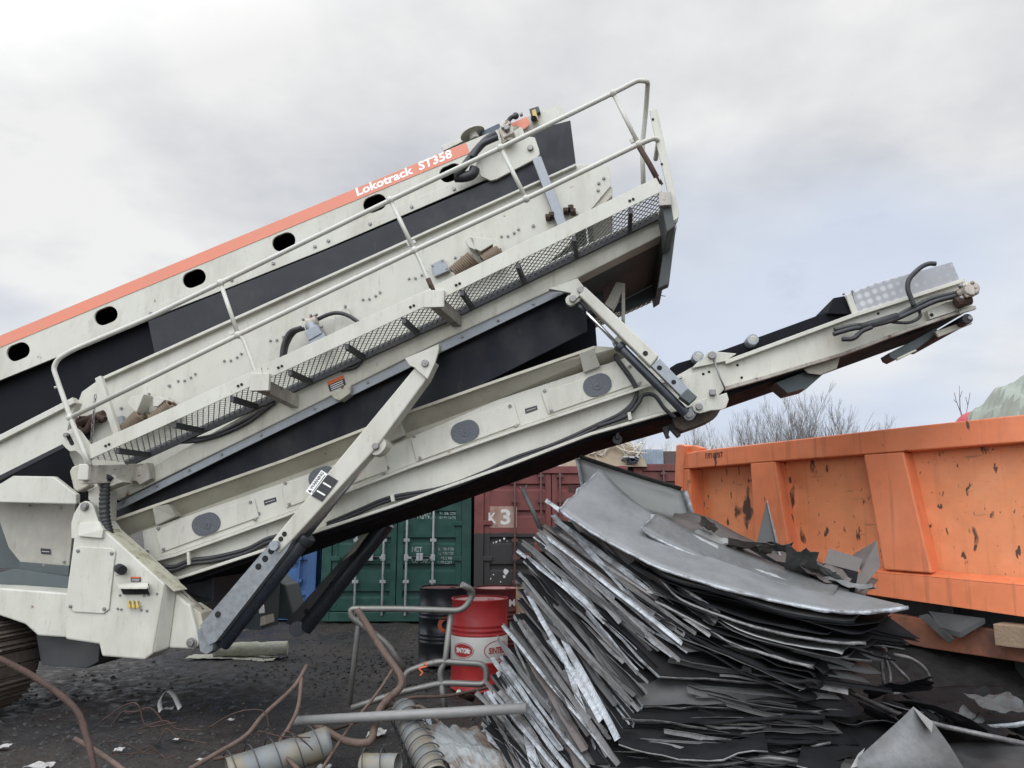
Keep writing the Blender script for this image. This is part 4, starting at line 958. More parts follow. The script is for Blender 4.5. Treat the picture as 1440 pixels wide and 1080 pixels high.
drum(673.5, 975, 'red oil drum with a white lettered band behind the bent tube frame', 'drum_red', 'drum_lid', (.27, .53),
     [('SINTOIL', -.60, .395, .165, .05, 'drum_red', 'fill'), ('SINTEC', .66, .395, .20, .062, 'drum_red', 'ring')])
drum(622, 938, 'black oil drum with an orange letter left of the red drum', 'drum_black', 'drum_dark_red', None, [('C', .12, .47, .2, .19, 'drum_orange', '')])
drum(700, 940, 'dull dark red oil drum half hidden behind the red and white one', 'drum_dark_red', 'drum_lid', None, [('Mobil', .9, .72, .27, .08, 'white_letter', '')])
# beige canister stack
p = G(742, 962); p.z = 0
root = thing('plastic_canister', p, 'beige plastic canister strapped with dark bands between red drum and scrap pile', 'canister')
b = MB(); hh = P(742, 820, p.y).z
prof = [(0, .03), (.02, 0), (.2, 0), (.23, .03)]
b.box((p.x - .12, p.y, 0), (p.x + .14, p.y + .35, hh - .03)); b.build('body', 'can_beige', root, .04)
for z in (.18, .36, .62):
    b = MB(); b.box((p.x - .13, p.y - .008, z), (p.x + .15, p.y + .358, z + .022)); b.build('strap', 'dark_steel', root, .004)
b = MB(); b.box((p.x - .13, p.y - .03, hh - .02), (p.x + .2, p.y + .4, hh)); b.build('lid', 'shadow_steel', root, .004)

# ================================================================== orange tipper body
TA = V((2.08, 9.4, 0)); TB = V((4.46, 6.5, 0)); TU = (TB - TA).normalized(); TN = V((TU.y, -TU.x, 0))
if TN.dot(CAM - TA) < 0: TN = -TN
def T(px, py, off=0.): return PP(px, py, TA + TN * off, TN)
def marks(t, pos, c):
    v = t.mapping(pos, (1, 1, .42)); a = t.noise(v, 4.6, 4, .5); bn = t.noise(v, 13, 4, .55)
    c = t.mix(t.ramp(t.noise(t.mapping(pos, (1, 1, .06)), 15, 3), .55, .75, 0, .35), c, (.42, .15, .06, 1))
    c = t.mix(t.ramp(t.noise(pos, 2.2, 5, .6), .5, .7, 0, .5), c, (.88, .38, .20, 1))
    c = t.mix(t.ramp(a, .615, .66), c, (.085, .045, .03, 1))
    c = t.mix(t.ramp(t.noise(t.mapping(pos, (1, 1, .6)), 34, 3, .55), .69, .72, 0, .85), c, (.13, .06, .035, 1)); c = t.mix(t.ramp(t.noise(t.mapping(pos, (.25, .25, 1.6), (0, .5, .3)), 16, 3, .5), .69, .72, 0, .6), c, (.30, .13, .07, 1))
    return t.mix(t.ramp(bn, .635, .67), c, (.09, .045, .03, 1))
def marks2(t, pos, c):
    v = t.mapping(pos, (1, 1, .3)); c = t.mix(t.ramp(t.noise(pos, 2.2, 5, .6), .5, .7, 0, .4), c, (.80, .30, .15, 1))
    c = t.mix(t.ramp(t.noise(t.mapping(pos, (1, 1, .05)), 13, 4), .57, .75, 0, .55), c, (.28, .10, .05, 1))
    return t.mix(t.ramp(t.noise(v, 9, 4, .5), .70, .72), c, (.11, .06, .04, 1))
mk('orange_panel', (.76, .275, .115), .5, var=.07, extra=marks)
mk('orange_frame', (.74, .215, .09), .48, var=.07, extra=marks2, dirt=(.30, .12, .06), damt=.3, dlo=.55, dhi=.85)
mk('load_dark', (.05, .042, .035), .9, var=.4, vscale=9, bump=1, bscale=12, dirt=(.09, .06, .045), damt=.6, streak=False)
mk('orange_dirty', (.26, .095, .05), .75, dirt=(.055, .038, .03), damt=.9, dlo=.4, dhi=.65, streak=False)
q0 = T(1240, 860); root = thing('tipper_body', (q0.x, q0.y, 0), 'orange steel tipper body with ribbed side and rust marks at the right edge', 'tipper body'); TR = root
IN = -TN
b = MB(); b.prism([T(957, 655, -.2), T(1560, 606, -.2), T(1560, 850, -.2), T(957, 800, -.2)], IN * .02); b.build('side_panel', 'orange_panel', root)
b = MB(); b.prism([T(x, y) for x, y in [(962, 637.5), (985, 633.5), (1240, 604), (1440, 583), (1560, 570), (1560, 611), (1440, 621.5), (1214, 639), (1093, 648.5), (957, 660)]], IN * .2); tr = b.build('top_rail', 'orange_frame', root, .012)
b = MB(); s = T(992, 645.5, .004); lettering(b, 'Г/П 0.75Т', s, T(1016.5, 643, .004) - s, T(992, 637.8, .004) - s); b.build('lettering', 'stencil_dark', tr)
b = MB(); b.prism([T(x, y, .02) for x, y in [(950.5, 626), (957, 624.5), (964, 627), (960, 660), (957, 780), (945, 780), (948, 690)]], IN * .25); b.prism([T(x, y, -.05) for x, y in [(960, 627), (975, 626), (988, 630), (985, 634), (965, 640)]], IN * .1); b.build('corner_post', 'orange_frame', root, .012)
for i, q in enumerate([[(958, 660), (969, 659.5), (977, 780), (957, 780)], [(1055, 651.5), (1090, 649), (1113, 792), (1063, 788)], [(1214.5, 639.5), (1270, 635.5), (1310, 806), (1243, 801)], [(1470, 620), (1540, 614), (1600, 822), (1500, 815)]]):
    b = MB(); b.prism([T(x, y, -.003) for x, y in q], IN * .21)
    b.build('rib', 'orange_frame', root, .012)
b = MB(); b.prism([T(990, 783), T(1235, 806), T(1300, 811), T(1440, 824), T(1560, 834), T(1560, 888), T(1440, 867.5), T(1228, 837), T(990, 803)], IN * .2)
lo = [T(990, 783), T(1235, 806), T(1300, 811), T(1440, 824), T(1560, 834)]
b.prism([p + V((0, 0, .002)) for p in lo] + [p + IN * .15 + V((0, 0, .05)) for p in reversed(lo)], V((0, 0, .006)))
b.build('bottom_rail', 'orange_frame', root, .012)
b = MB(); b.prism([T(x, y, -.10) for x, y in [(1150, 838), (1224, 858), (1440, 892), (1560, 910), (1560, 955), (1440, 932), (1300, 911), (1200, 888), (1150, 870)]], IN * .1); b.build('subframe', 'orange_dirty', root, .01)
b = MB(); z0 = T(1240, 840).z
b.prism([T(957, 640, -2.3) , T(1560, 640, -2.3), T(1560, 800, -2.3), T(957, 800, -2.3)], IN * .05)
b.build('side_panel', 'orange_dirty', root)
fz = T(1300, 830).z
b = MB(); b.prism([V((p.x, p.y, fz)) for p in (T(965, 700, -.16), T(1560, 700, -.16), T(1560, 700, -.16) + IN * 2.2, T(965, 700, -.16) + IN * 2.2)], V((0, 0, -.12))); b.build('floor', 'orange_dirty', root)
b = MB(); a = T(965, 700, -.1); b.prism([V((a.x, a.y, fz)), V((a.x, a.y, fz)) + IN * 2.1, V((a.x, a.y, fz + 1.3)) + IN * 2.1, V((a.x, a.y, fz + 1.3))], TU * .05); b.build('tailgate', 'orange_frame', root)
b = MB(); a = T(1552, 700, -.21); b.prism([V((a.x, a.y, fz - .1)), V((a.x, a.y, fz - .1)) + IN * 2.05, V((a.x, a.y, fz + 1.3)) + IN * 2.05, V((a.x, a.y, fz + 1.3))], TU * -.05); b.build('front_wall', 'orange_frame', root, .01)
b = MB(); 
for off in (.5, 1.5):
    a = TA + TN * -off; c = TB + TN * -off + TU * 1.5; b.bar(V((a.x, a.y, fz - .32)), V((c.x, c.y, fz - .32)), .12, .35, V((0, 0, 1)))
for k in range(6):
    a = TA + TU * (.2 + .9 * k) - TN * .25; b.bar(V((a.x, a.y, fz - .2)), V((a.x, a.y, fz - .2)) - TN * 1.7, .1, .14, V((0, 0, 1)))
b.build('underframe', 'dark_steel', root, .01)
for k, s in enumerate((.6, 3.3)):
    for off in (.55, 1.55):
        a = TA + TU * (s + .3) - TN * off; b = MB(); b.box((a.x - .2, a.y - .2, 0), (a.x + .2, a.y + .2, fz - .5)); b.build('support_block', 'shadow_steel', root, .01)
mk('timber', (.27, .19, .12), .8, dirt=(.1, .07, .05), damt=.6, bump=.4, bscale=40)
for px, py, s_ in ((1428, 893, .09),):
    b = MB(); c = T(px, py, -.02); b.obox(c, TU * s_ * 1.4, TN * .12, V((0, 0, s_))); b.build('wooden_block', 'timber', bevel=.008, label='pale wooden block wedged under the orange bottom rail', cat='block')
b = MB(); o0 = V(((TA + TN * -.3).x, (TA + TN * -.3).y, fz))
b.grid(lambda u, v: o0 + TU * (.15 + u * 5.0) + IN * (v * 1.95) + V((0, 0, .75 + .12 * noise.noise(V((u * 9, v * 4, 2))) + .06 * noise.noise(V((u * 31, v * 14, 2))))), 60, 26)
b.build('added_load', 'load_dark', kind='stuff', recalc=False, label='unseen dark load added in the tipper body to stop orange bounce', cat='load')  # unseen load, added to keep orange bounce off the conveyor undersides
# load in the tipper: pale green tarp heap, red dome
mk('tarp_green', (.27, .30, .25), .6, dirt=(.25, .28, .22), damt=.4, streak=False, var=.06, bump=.3, bscale=6)
mk('red_plastic', (.52, .06, .07), .4, var=.05)
cT_ = T(1508, 600, -1.0); cT_.z = T(1440, 590, -1.0).z - .08
b = MB()
def tarp(u, v):
    x = (u - .5) * 2.0; y = (v - .5) * 1.5; r = math.sqrt((x / 1.0) ** 2 + (y / .75) ** 2)
    h = max(-.25, .62 * (1 - r ** 1.6)); fold = abs(math.sin(x * 5.5 + y * 4 + 2.2 * noise.noise(V((x * 1.4, y * 1.4, 2))))) ; rd = .085 * (1 - fold) ** 2 * (.5 + noise.noise(V((x * 2, y * 2, 6)))) + .10 * (1 - abs(noise.noise(V((x * 3.5, y * 3.5, 3)))) * 2) + .05 * noise.noise(V((x * 9, y * 9, 3))) - .08
    return cT_ + TU * x - TN * y + V((0, 0, h + rd + .05 * noise.noise(V((x * 4, y * 4, 8)))))
b.grid(tarp, 34, 26, 0, False); b.build('tarpaulin', 'tarp_green', recalc=False, label='pale green crumpled tarpaulin heap rising above the orange tipper side', cat='tarpaulin')
cR = T(1372, 592, -.8); b = MB(); b.sphere(cR + V((0, 0, -.10)), .2, 0, 28, (1.05, .9, 1.0)); b.tube([cR + V((-.23, -.1, -.06)), cR + V((.2, -.2, -.04))], .02, 8)
b.build('red_dome', 'red_plastic', label='red rounded plastic lid beside the green tarpaulin', cat='lid')

# ================================================================== bare trees
mk('bark', (.135, .12, .108), .9, var=.3)
def tree_mesh(seed, h, fork):
    rnd = random.Random(seed); tr = MB(); cr = MB()
    def grow(p, d, l, r, lev):
        pts = [p]; rs = [r]; n = 5 if lev == 0 else 4
        for i in range(n):
            d = (d + V((rnd.gauss(0, .07), rnd.gauss(0, .07), .05 if lev else .02))).normalized()
            p = p + d * (l / n); pts.append(p); rs.append(max(.0065, r * (1 - .72 * (i + 1) / n)))
        (tr if lev == 0 else cr).tube(pts, r, 6 if lev == 0 else 4 if lev == 1 else 3, 0, False, True, rs)
        if lev >= 3: return
        m = [12, 6, 4][lev]
        for k in range(m):
            f = rnd.uniform(.28 if lev == 0 else .15, 1); i = min(int(f * n), n - 1); q = pts[i].lerp(pts[i + 1], f * n - i)
            dd = (pts[i + 1] - pts[i]).normalized(); a = rnd.uniform(0, 2 * PI); sp = rnd.uniform(.3, .6) * (1 if lev else fork)
            o = dd.orthogonal().normalized(); o = o * math.cos(a) + dd.cross(o) * math.sin(a)
            grow(q, (dd + o * sp + V((0, 0, .18))).normalized(), l * (rnd.uniform(.4, .6) if lev else (.50 - .28 * f) * rnd.uniform(.75, 1.2)), max(.0065, rs[i] * rnd.uniform(.3, .48)), lev + 1)
        if lev > 0: grow(p, d, l * .5, max(.0065, rs[-1]), lev + 1)
    grow(V((0, 0, 0)), V((rnd.gauss(0, .04), rnd.gauss(0, .04), 1)).normalized(), h * .95, h * .014, 0)
    return tr, cr
protos = []
TL = 'bare leafless grey tree standing beyond the containers and tipper'
def tree_at(px, ytop, Y, k, rz):
    p = P(px, 728, Y); p.z = 0; zt_ = P(px, ytop, Y).z
    if k >= len(protos):
        root = thing('bare_tree', p, TL, 'tree', 'bare trees beyond the yard')
        a, c = tree_mesh(11 + k, 9.0, (.6, 1.0, .75, 1.2)[k % 4])
        for m_, nm in ((a, 'trunk'), (c, 'crown')):
            m_.v = [v + p for v in m_.v]; m_.build(nm, 'bark', root, recalc=False)
        top_ = max(v.z for v in c.v); root['_h'] = top_; protos.append((root, top_)); o = root
    else:
        o = copy_tree(protos[k][0], p)
    s = zt_ / protos[k][1]; o.scale = (s, s, s); o.location = p; o.rotation_euler = (0, 0, rz)
    return o
TP = [(1128, 545, 44), (1100, 553, 47), (1062, 572, 45), (1010, 588, 46), (1185, 566, 46), (986, 592, 42), (1035, 580, 50), (1144, 540, 42), (1205, 572, 48), (1228, 598, 50), (905, 604, 44), (930, 612, 50), (1082, 568, 54), (1166, 572, 40), (962, 604, 46), (890, 622, 52), (1118, 560, 58), (1150, 552, 50), (1195, 560, 55), (1218, 580, 44), (1045, 572, 55)]
for i, (px, yt, Y) in enumerate(TP): tree_at(px, yt, Y, i if i < 5 else i % 5, i * 1.37)
for r_, h_ in protos:
    if '_h' in r_: del r_['_h']
for o in bpy.data.objects:
    if '_h' in o: del o['_h']
p = P(1347, 728, 30); p.z = 0; root = thing('bare_tree', p, 'thin forked leafless sapling showing above the tipper beside the green tarpaulin', 'tree', 'bare trees beyond the yard')
b = MB(); b.tube([V((p.x, p.y, 0)), P(1356, 600, 30), P(1350, 575, 30), P(1349, 542, 30)], .03, 5, rs=[.06, .04, .022, .008]); b.build('trunk', 'bark', root)
b = MB()
for pts in ([(1350, 578), (1344, 562), (1342, 552)], [(1356, 600), (1360, 575), (1363, 560), (1364, 552)], [(1361, 570), (1358, 558)], [(1349, 562), (1353, 550)], [(1345, 566), (1341, 562)]):
    b.tube([P(x, y, 30) for x, y in pts], .012, 4)
b.build('crown', 'bark', root)
# ================================================================== the scrap pile of galvanised sheets
def spangle(t, pos, c):
    f = t.ramp(t.noise(pos, 26, 3, .7), .35, .7, 0, .3); c = t.mix(f, c, (.27, .27, .26, 1))
    return t.mix(t.ramp(t.noise(pos, 3.1, 6, .65), .52, .72, 0, .55), c, (.13, .12, .105, 1))
mk('zinc_sheet', (.185, .188, .187), .58, metal=.25, var=.12, vscale=4, extra=spangle, rvar=.12)
mk('zinc_pale', (.26, .26, .245), .55, metal=.25, var=.1, vscale=4, extra=lambda t, p, c: t.mix(t.ramp(t.noise(p, 2.5, 6, .65), .5, .75, 0, .4), c, (.2, .19, .17, 1)), rvar=.1)
mk('zinc_dirty_shade', (.062, .061, .059), .6, spec=.35, metal=.15, var=.3, vscale=6, dirt=(.05, .042, .035), damt=.6, streak=False, dscale=4)  # dirty zinc, darkened further for the shade on the right flank
mk('zinc_shade', (.010, .010, .011), .8, spec=.12, metal=0., var=.35, vscale=5, dirt=(.02, .018, .016), damt=.6, streak=False)  # near-black zinc copy: shade of gaps and right flank put into its colour
mk('zinc_edge', (.34, .355, .365), .4, metal=.4, var=.3, vscale=18, dirt=(.1, .095, .09), damt=.8, streak=False, dscale=7, dlo=.47, dhi=.66, bump=.5, bscale=35)
mk('zinc_edge_dirty', (.17, .165, .16), .5, metal=.5, var=.35, vscale=14, dirt=(.06, .05, .045), damt=.8, streak=False, dscale=9, bump=.4, bscale=30)
mk('zinc_mid', (.125, .127, .125), .55, metal=.2, var=.2, vscale=5, extra=spangle, dirt=(.07, .06, .05), damt=.6, streak=False)
mk('zinc_brown', (.115, .098, .088), .6, metal=.3, var=.2, dirt=(.06, .045, .038), damt=.6, streak=False)
mk('shade_black', (.014, .013, .012), .8, var=.4, vscale=9, bump=.8, bscale=20, dirt=(.03, .026, .022), damt=.6, streak=False, spec=.3)  # mound colour, black to stand for the shade under the tipper
SG = 'thin scrap sheets stacked in the pile'
def sheet(C, Rr, L, mats, name='scrap_sheet', label=None, group=None, lipL=.04, lipF=.03, amp=.03, sag=0., nu=12, nv=9, tear=.0, seed=0., solid=.0025, cat='metal sheet'):
    B_ = L + Rr - C; nrm = (Rr - C).cross(L - C).normalized()
    if nrm.z < 0: nrm = -nrm
    b = MB(); K = V((seed * 3.1, seed * 1.7, seed))
    def pt(u, v):
        p = C * (1 - u) * (1 - v) + Rr * u * (1 - v) + L * (1 - u) * v + B_ * u * v
        w_ = noise.noise(V((u * 2.2, v * 2.2, 0)) + K) * amp + noise.noise(V((u * 6, v * 6, 3)) + K) * amp * .3 - sag * 4 * u * (1 - u)
        p = p + nrm * w_
        if tear:
            if u == 0: p = p + (Rr - C).normalized() * tear * noise.noise(V((v * 9, 1, 5)) + K)
            if v == 0: p = p + (L - C).normalized() * tear * noise.noise(V((u * 11, 7, 2)) + K)
        return p
    b.grid(pt, nu, nv, 0)
    if lipL:
        q = [pt(0, j / (nv - 1)) for j in range(nv)]; out = -(Rr - C).normalized()
        dn = [(-nrm * .95 + out * (.25 + .5 * noise.noise(V((j * .5, 2, 2)) + K))).normalized() * lipL * (.75 + .5 * abs(noise.noise(V((j * .8, 4, 4)) + K))) for j in range(nv)]
        b.add(q + [a + d for a, d in zip(q, dn)], [[j, j + 1, nv + j + 1, nv + j] for j in range(nv - 1)], 1, False)
    if lipF:
        q = [pt(i / (nu - 1), 0) for i in range(nu)]; out = -(L - C).normalized()
        dn = [(-nrm + out * (.2 + .5 * noise.noise(V((i * .4, 9, 1)) + K))).normalized() * lipF * (.7 + .6 * abs(noise.noise(V((i * .7, 6, 4)) + K))) for i in range(nu)]
        b.add(q + [a + d for a, d in zip(q, dn)], [[j, j + 1, nu + j + 1, nu + j] for j in range(nu - 1)], 1 if len(mats) < 3 else 2, True)
    return b.build(name, mats, solid=solid, label=label, cat=cat, group=group, recalc=False)
FL = [(838, 740, 6.2), (800, 738, 6.2), (757, 748, 6.15), (748, 788, 6.1), (740, 820, 6.0), (735, 850, 5.95), (722, 886, 5.85), (700, 940, 5.7), (690, 975, 5.6), (684, 1000, 5.5), (688, 1032, 5.4), (700, 1062, 5.3)]
FC = [(1000, 850, 5.35), (985, 876, 5.3), (948, 900, 5.2), (912, 948, 5.1), (884, 1000, 4.98), (862, 1043, 4.88), (842, 1068, 4.82), (808, 1092, 4.76), (788, 1112, 4.72), (768, 1128, 4.7), (750, 1144, 4.7), (740, 1156, 4.7)]
FR = [(1270, 900, 5.35), (1255, 915, 5.35), (1222, 936, 5.3), (1200, 968, 5.22), (1185, 1005, 5.12), (1170, 1045, 5.02), (1155, 1075, 4.95), (1140, 1100, 4.9), (1125, 1122, 4.86), (1110, 1140, 4.82), (1095, 1155, 4.8), (1080, 1165, 4.8)]
NS = 124
rnd = random.Random(5)
LABF = 'thin grey galvanised sheet with folded edges, stacked in the leaning fan of the scrap pile'
for i in range(NS):
    tt = (i + rnd.uniform(-.3, .3)) / (NS - 1); tt = min(max(tt, 0), 1)
    l = along(FL, tt); c = along(FC, tt); r_ = along(FR, tt)
    ext = rnd.uniform(-.10, .06); cx_ = rnd.uniform(-.10, .16) if rnd.random() < .8 else rnd.uniform(.2, .4); sw = rnd.gauss(0, 5.5)
    l2 = (l[0] + (l[0] - c[0]) * ext + sw, l[1] + (l[1] - c[1]) * ext - sw * .5, l[2]); c2 = (c[0] + (l[0] - c[0]) * cx_ - sw * .5, c[1] + (l[1] - c[1]) * cx_ + rnd.gauss(0, 4), c[2] + (l[2] - c[2]) * cx_)
    r2 = (r_[0] + rnd.uniform(-60, 40), r_[1] + rnd.gauss(0, 7), r_[2])
    m = rnd.random(); face = 'zinc_dirty_shade' if m < .14 else 'zinc_brown' if m < .18 else 'zinc_shade'
    m = rnd.random(); edge = 'zinc_edge' if m < .45 else 'zinc_edge_dirty' if m < .78 else 'zinc_dirty_shade' if m < .95 else 'zinc_brown'
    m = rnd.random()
    sheet(P(*c2), P(*r2), P(*l2), [face, edge, 'zinc_shade' if m < .85 else 'zinc_edge_dirty'], label=LABF, group=SG, lipL=rnd.choice([.012, .017, .022, .03, .04]), lipF=0 if m < .8 else rnd.choice([.012, .02]), amp=rnd.uniform(.006, .02), tear=.03, seed=i * .73, solid=.0025)
def ribbon(front, back, mats, label, lip=.03, left=0., n=5, nv=7, amp=.012, seed=0., curl=0., cat='metal sheet', name='scrap_sheet', group=None, solid=.003, tear=.0):
    f = curve([P(*q) for q in front], n); k = curve([P(*q) for q in back], n)
    m = max(len(f), len(k))
    rs = lambda pl: [pl[min(int(i * (len(pl) - 1) / (m - 1)), len(pl) - 2)].lerp(pl[min(int(i * (len(pl) - 1) / (m - 1)), len(pl) - 2) + 1], i * (len(pl) - 1) / (m - 1) - min(int(i * (len(pl) - 1) / (m - 1)), len(pl) - 2)) for i in range(m)]
    f = rs(f); k = rs(k); K = V((seed, seed * 2, 1)); b = MB()
    def pt(u, v):
        i = round(u * (m - 1)); p = f[i].lerp(k[i], v)
        p = p + V((0, 0, noise.noise(V((u * 4, v * 3, 0)) + K) * amp + noise.noise(V((u * 13, v * 9, 0)) + K) * amp * .3 + curl * v * (1 - v) * 4))
        if tear and u == 0: p = p + V((tear * noise.noise(V((v * 7, 3, 3)) + K), 0, tear * noise.noise(V((v * 9, 5, 1)) + K)))
        return p
    b.grid(pt, m, nv, 0)
    if lip:
        q = [pt(i / (m - 1), 0) for i in range(m)]
        d = [V((0, -.25 + .3 * noise.noise(V((i * .5, 1, 1)) + K), -1)).normalized() * lip * (.7 + .7 * abs(noise.noise(V((i * .35, 2, 1)) + K))) for i in range(m)]
        b.add(q + [a + x for a, x in zip(q, d)], [[j, j + 1, m + j + 1, m + j] for j in range(m - 1)], 1, True)
    if left:
        q = [pt(0, j / (nv - 1)) for j in range(nv)]
        d = [V((-.75, -.5, -.1 + .6 * noise.noise(V((j * .9, 1, 7)) + K))).normalized() * left * (.5 + 1.2 * abs(noise.noise(V((j * .7, 5, 1)) + K))) for j in range(nv)]
        b.add(q + [a + x for a, x in zip(q, d)], [[j, j + 1, nv + j + 1, nv + j] for j in range(nv - 1)], 1, True)
    return b.build(name, mats, solid=solid, label=label, cat=cat, group=group, recalc=False)
# big pieces on top
b = MB(); b.prism([T(1306, 859, -.05), T(1385, 869, -.05), T(1350, 889, .06), T(1320, 881, .06)], V((0, 0, -.05))); b.prism([T(1291, 866, .03), T(1304, 863, .03), T(1342, 899, .08), T(1334, 905, .08)], IN * .01); b.build('metal_offcut', 'zinc_dirty_shade', bevel=.003, label='grey bent metal offcut jammed under the orange bottom rail', cat='metal offcut')
ribbon([(788, 716, 5.9), (830, 744, 5.75), (870, 768, 5.6), (930, 798, 5.4), (1020, 825, 5.2), (1110, 847, 5.1), (1195, 858, 5.05), (1277, 852, 5.1)],
       [(845, 660, 6.35), (875, 690, 6.25), (905, 714, 6.15), (945, 740, 6.0), (1010, 775, 5.85), (1095, 806, 5.75), (1180, 830, 5.65), (1250, 846, 5.5)],
       ['zinc_sheet', 'zinc_edge'], 'largest grey sheet draped over the scrap pile top with torn bright left edge', .030, .045, amp=.012, seed=2, tear=.016, n=7, nv=14)
b = MB(); Yb = 6.75
def bp(u, v):
    p = P(*lerp(lerp((815, 645), (957, 690), u), lerp((826, 700), (972, 740), u), v), Yb); return p + V((0, .05 * math.sin(u * 3), 0)) + V((0, noise.noise(V((u * 3, v * 3, 2))) * .03, 0))
b.grid(bp, 12, 6, 0)
for pts, ww in (([bp(0, j / 5) for j in range(6)], V((-.045, -.06, 0))), ([bp(i / 11, 0) for i in range(12)], V((0, -.07, .03))), ([bp(1, j / 5) for j in range(6)], V((.05, -.05, 0)))):
    b.add(pts + [p + ww for p in pts], [[j, j + 1, len(pts) + j + 1, len(pts) + j] for j in range(len(pts) - 1)], 1 if ww.x else 2, True)
b.build('scrap_sheet', ['zinc_pale', 'zinc_edge', 'zinc_dirty_shade'], solid=.003, recalc=False, label='pale flat tray-like panel leaning at the back of the scrap pile', cat='metal sheet')
ribbon([(938, 738, 6.0), (990, 757, 5.95), (1050, 785, 5.85), (1110, 812, 5.75), (1170, 835, 5.65), (1210, 845, 5.6)], [(950, 722, 6.5), (994, 728, 6.5), (1055, 757, 6.45), (1120, 779, 6.4), (1185, 800, 6.3), (1235, 815, 6.2)],
       ['zinc_brown', 'zinc_dirty_shade'], 'long brownish sheet lying along the tipper side on the pile', .05, 0, amp=.03, seed=5)
ribbon([(975, 752, 5.9), (1010, 772, 5.8), (1060, 800, 5.65), (1120, 822, 5.55), (1190, 842, 5.45)], [(985, 742, 6.1), (1020, 760, 6.05), (1070, 787, 5.95), (1130, 808, 5.85), (1195, 830, 5.7)],
       ['zinc_pale', 'zinc_edge'], 'narrow pale twisted strip lying between the top sheet and the brownish sheet', .03, .02, amp=.015, seed=8)
ribbon([(1020, 790, 5.75), (1075, 805, 5.7), (1130, 820, 5.65), (1200, 838, 5.6)], [(1030, 770, 6.1), (1085, 786, 6.05), (1140, 800, 6.0), (1205, 815, 5.9)], ['zinc_shade', 'zinc_dirty_shade'], 'shade-black sheet under the brownish sheet near the tipper', .05, 0, amp=.03, seed=9)
def poly_sheet(pts, mat, label, t=.004, name='scrap_sheet', cat='metal sheet', bow=.0):
    b = MB(); q = [P(*p) for p in pts]; n_ = (q[1] - q[0]).cross(q[2] - q[0]).normalized()
    b.prism(q, n_ * t); return b.build(name, mat, label=label, cat=cat)
b = MB(); q = [P(1062, 772, 6.35), P(1079, 703, 6.5), P(1099, 782, 6.3)]; b.prism(q, V((0, .005, 0))); b.prism([q[1], q[2], q[2] + V((-.03, -.03, 0)), q[1] + V((-.012, -.02, -.02))], V((0, .004, 0)), 1)
b.build('scrap_sheet', ['zinc_dirty_shade', 'zinc_edge'], label='upright pointed triangular offcut in front of the orange ribs', cat='metal sheet')
b = MB(); b.prism([P(1166, 771, 6.0), P(1213, 786, 5.95), P(1207, 804, 5.9), P(1159, 792, 5.95)], V((0, .004, -.003)), 0)
b.prism([P(1199, 780, 6.15), P(1233, 760, 6.1), P(1238, 797, 5.95), P(1200, 842, 5.75), P(1176, 832, 5.8), P(1211, 803, 5.92)], V((0, .004, -.003)), 1)
b.prism([P(1207, 804, 5.9), P(1200, 842, 5.75), P(1150, 818, 5.85), P(1159, 793, 5.95)], V((0, .02, -.003)), 2)
b.build('scrap_sheet', ['zinc_brown', 'zinc_brown', 'zinc_shade'], label='bent box-shaped sheet corner upturned against the orange tipper', cat='metal sheet')
ribbon([(1138, 800, 5.9), (1150, 808, 5.85), (1163, 818, 5.8), (1172, 829, 5.75)], [(1143, 796, 5.95), (1157, 803, 5.9), (1169, 813, 5.85), (1178, 826, 5.8)], ['zinc_edge', 'zinc_edge'], 'short bright bent strip beside the upturned box-shaped corner', .01, 0, seed=3)
# curved sheets under the top sheet, running right into the shade
FA = [(872, 772, 5.62), (935, 806, 5.4), (1015, 834, 5.22), (1105, 856, 5.12), (1195, 868, 5.08), (1245, 866, 5.1)]
FB = [(930, 906, 5.1), (985, 932, 5.06), (1050, 956, 5.02), (1110, 974, 5.0), (1150, 985, 5.0), (1165, 990, 5.0)]
for k in range(15):
    tt = (k + .3) / 15; j = [rnd.gauss(0, 4) for _ in FA]; rx = rnd.uniform(-60, 12)
    fr = [(a[0] + (b_[0] - a[0]) * tt + (rx * (i / 5) ** 2) + (rnd.uniform(0, 40) * (1 - i / 5)), a[1] + (b_[1] - a[1]) * tt + j[i] * .6, a[2] + (b_[2] - a[2]) * tt) for i, (a, b_) in enumerate(zip(FA, FB))]
    bk = [(x + 22, y - 15 - rnd.uniform(0, 6), d + .5) for x, y, d in fr]
    sh = k == 6
    ribbon(fr, bk, ['zinc_pale' if sh else rnd.choice(['zinc_shade', 'zinc_shade', 'zinc_dirty_shade']), 'zinc_edge' if k in (3, 9) else rnd.choice(['zinc_shade', 'zinc_edge_dirty', 'zinc_shade'])],
           'pale curved sheet halfway down the dark right flank of the pile' if sh else 'dark curved sheet bending away right under the top of the scrap pile', 0 if k % 4 else .025, 0, amp=.02, seed=k * 1.9 + 30, group=None if sh else 'curved dark sheets in the pile')
# dark sheets low on the right
for k in range(26):
    tt = k / 25; y = 985 + 95 * tt + rnd.gauss(0, 4); d = 5.05 - .25 * tt; x0 = 900 - 30 * tt + rnd.uniform(-20, 60); x1 = rnd.uniform(1080, 1200)
    fr = [(x0, y, d), (x0 + (x1 - x0) * .35, y + rnd.gauss(6, 5), d), (x0 + (x1 - x0) * .7, y + rnd.gauss(10, 6), d), (x1, y + rnd.gauss(14, 8), d + .05)]
    bk = [(x, yy - 24, dd + .7) for x, yy, dd in fr]
    ribbon(fr, bk, [rnd.choice(['zinc_shade', 'zinc_shade', 'zinc_dirty_shade']), rnd.choice(['zinc_shade', 'zinc_shade', 'zinc_edge_dirty'])], 'shade-black flat sheet in the lowest layers of the pile at bottom centre right', 0 if k % 3 else .02, 0, amp=.03, seed=k * 2.3 + 80, group='shade-black sheets low in the pile')
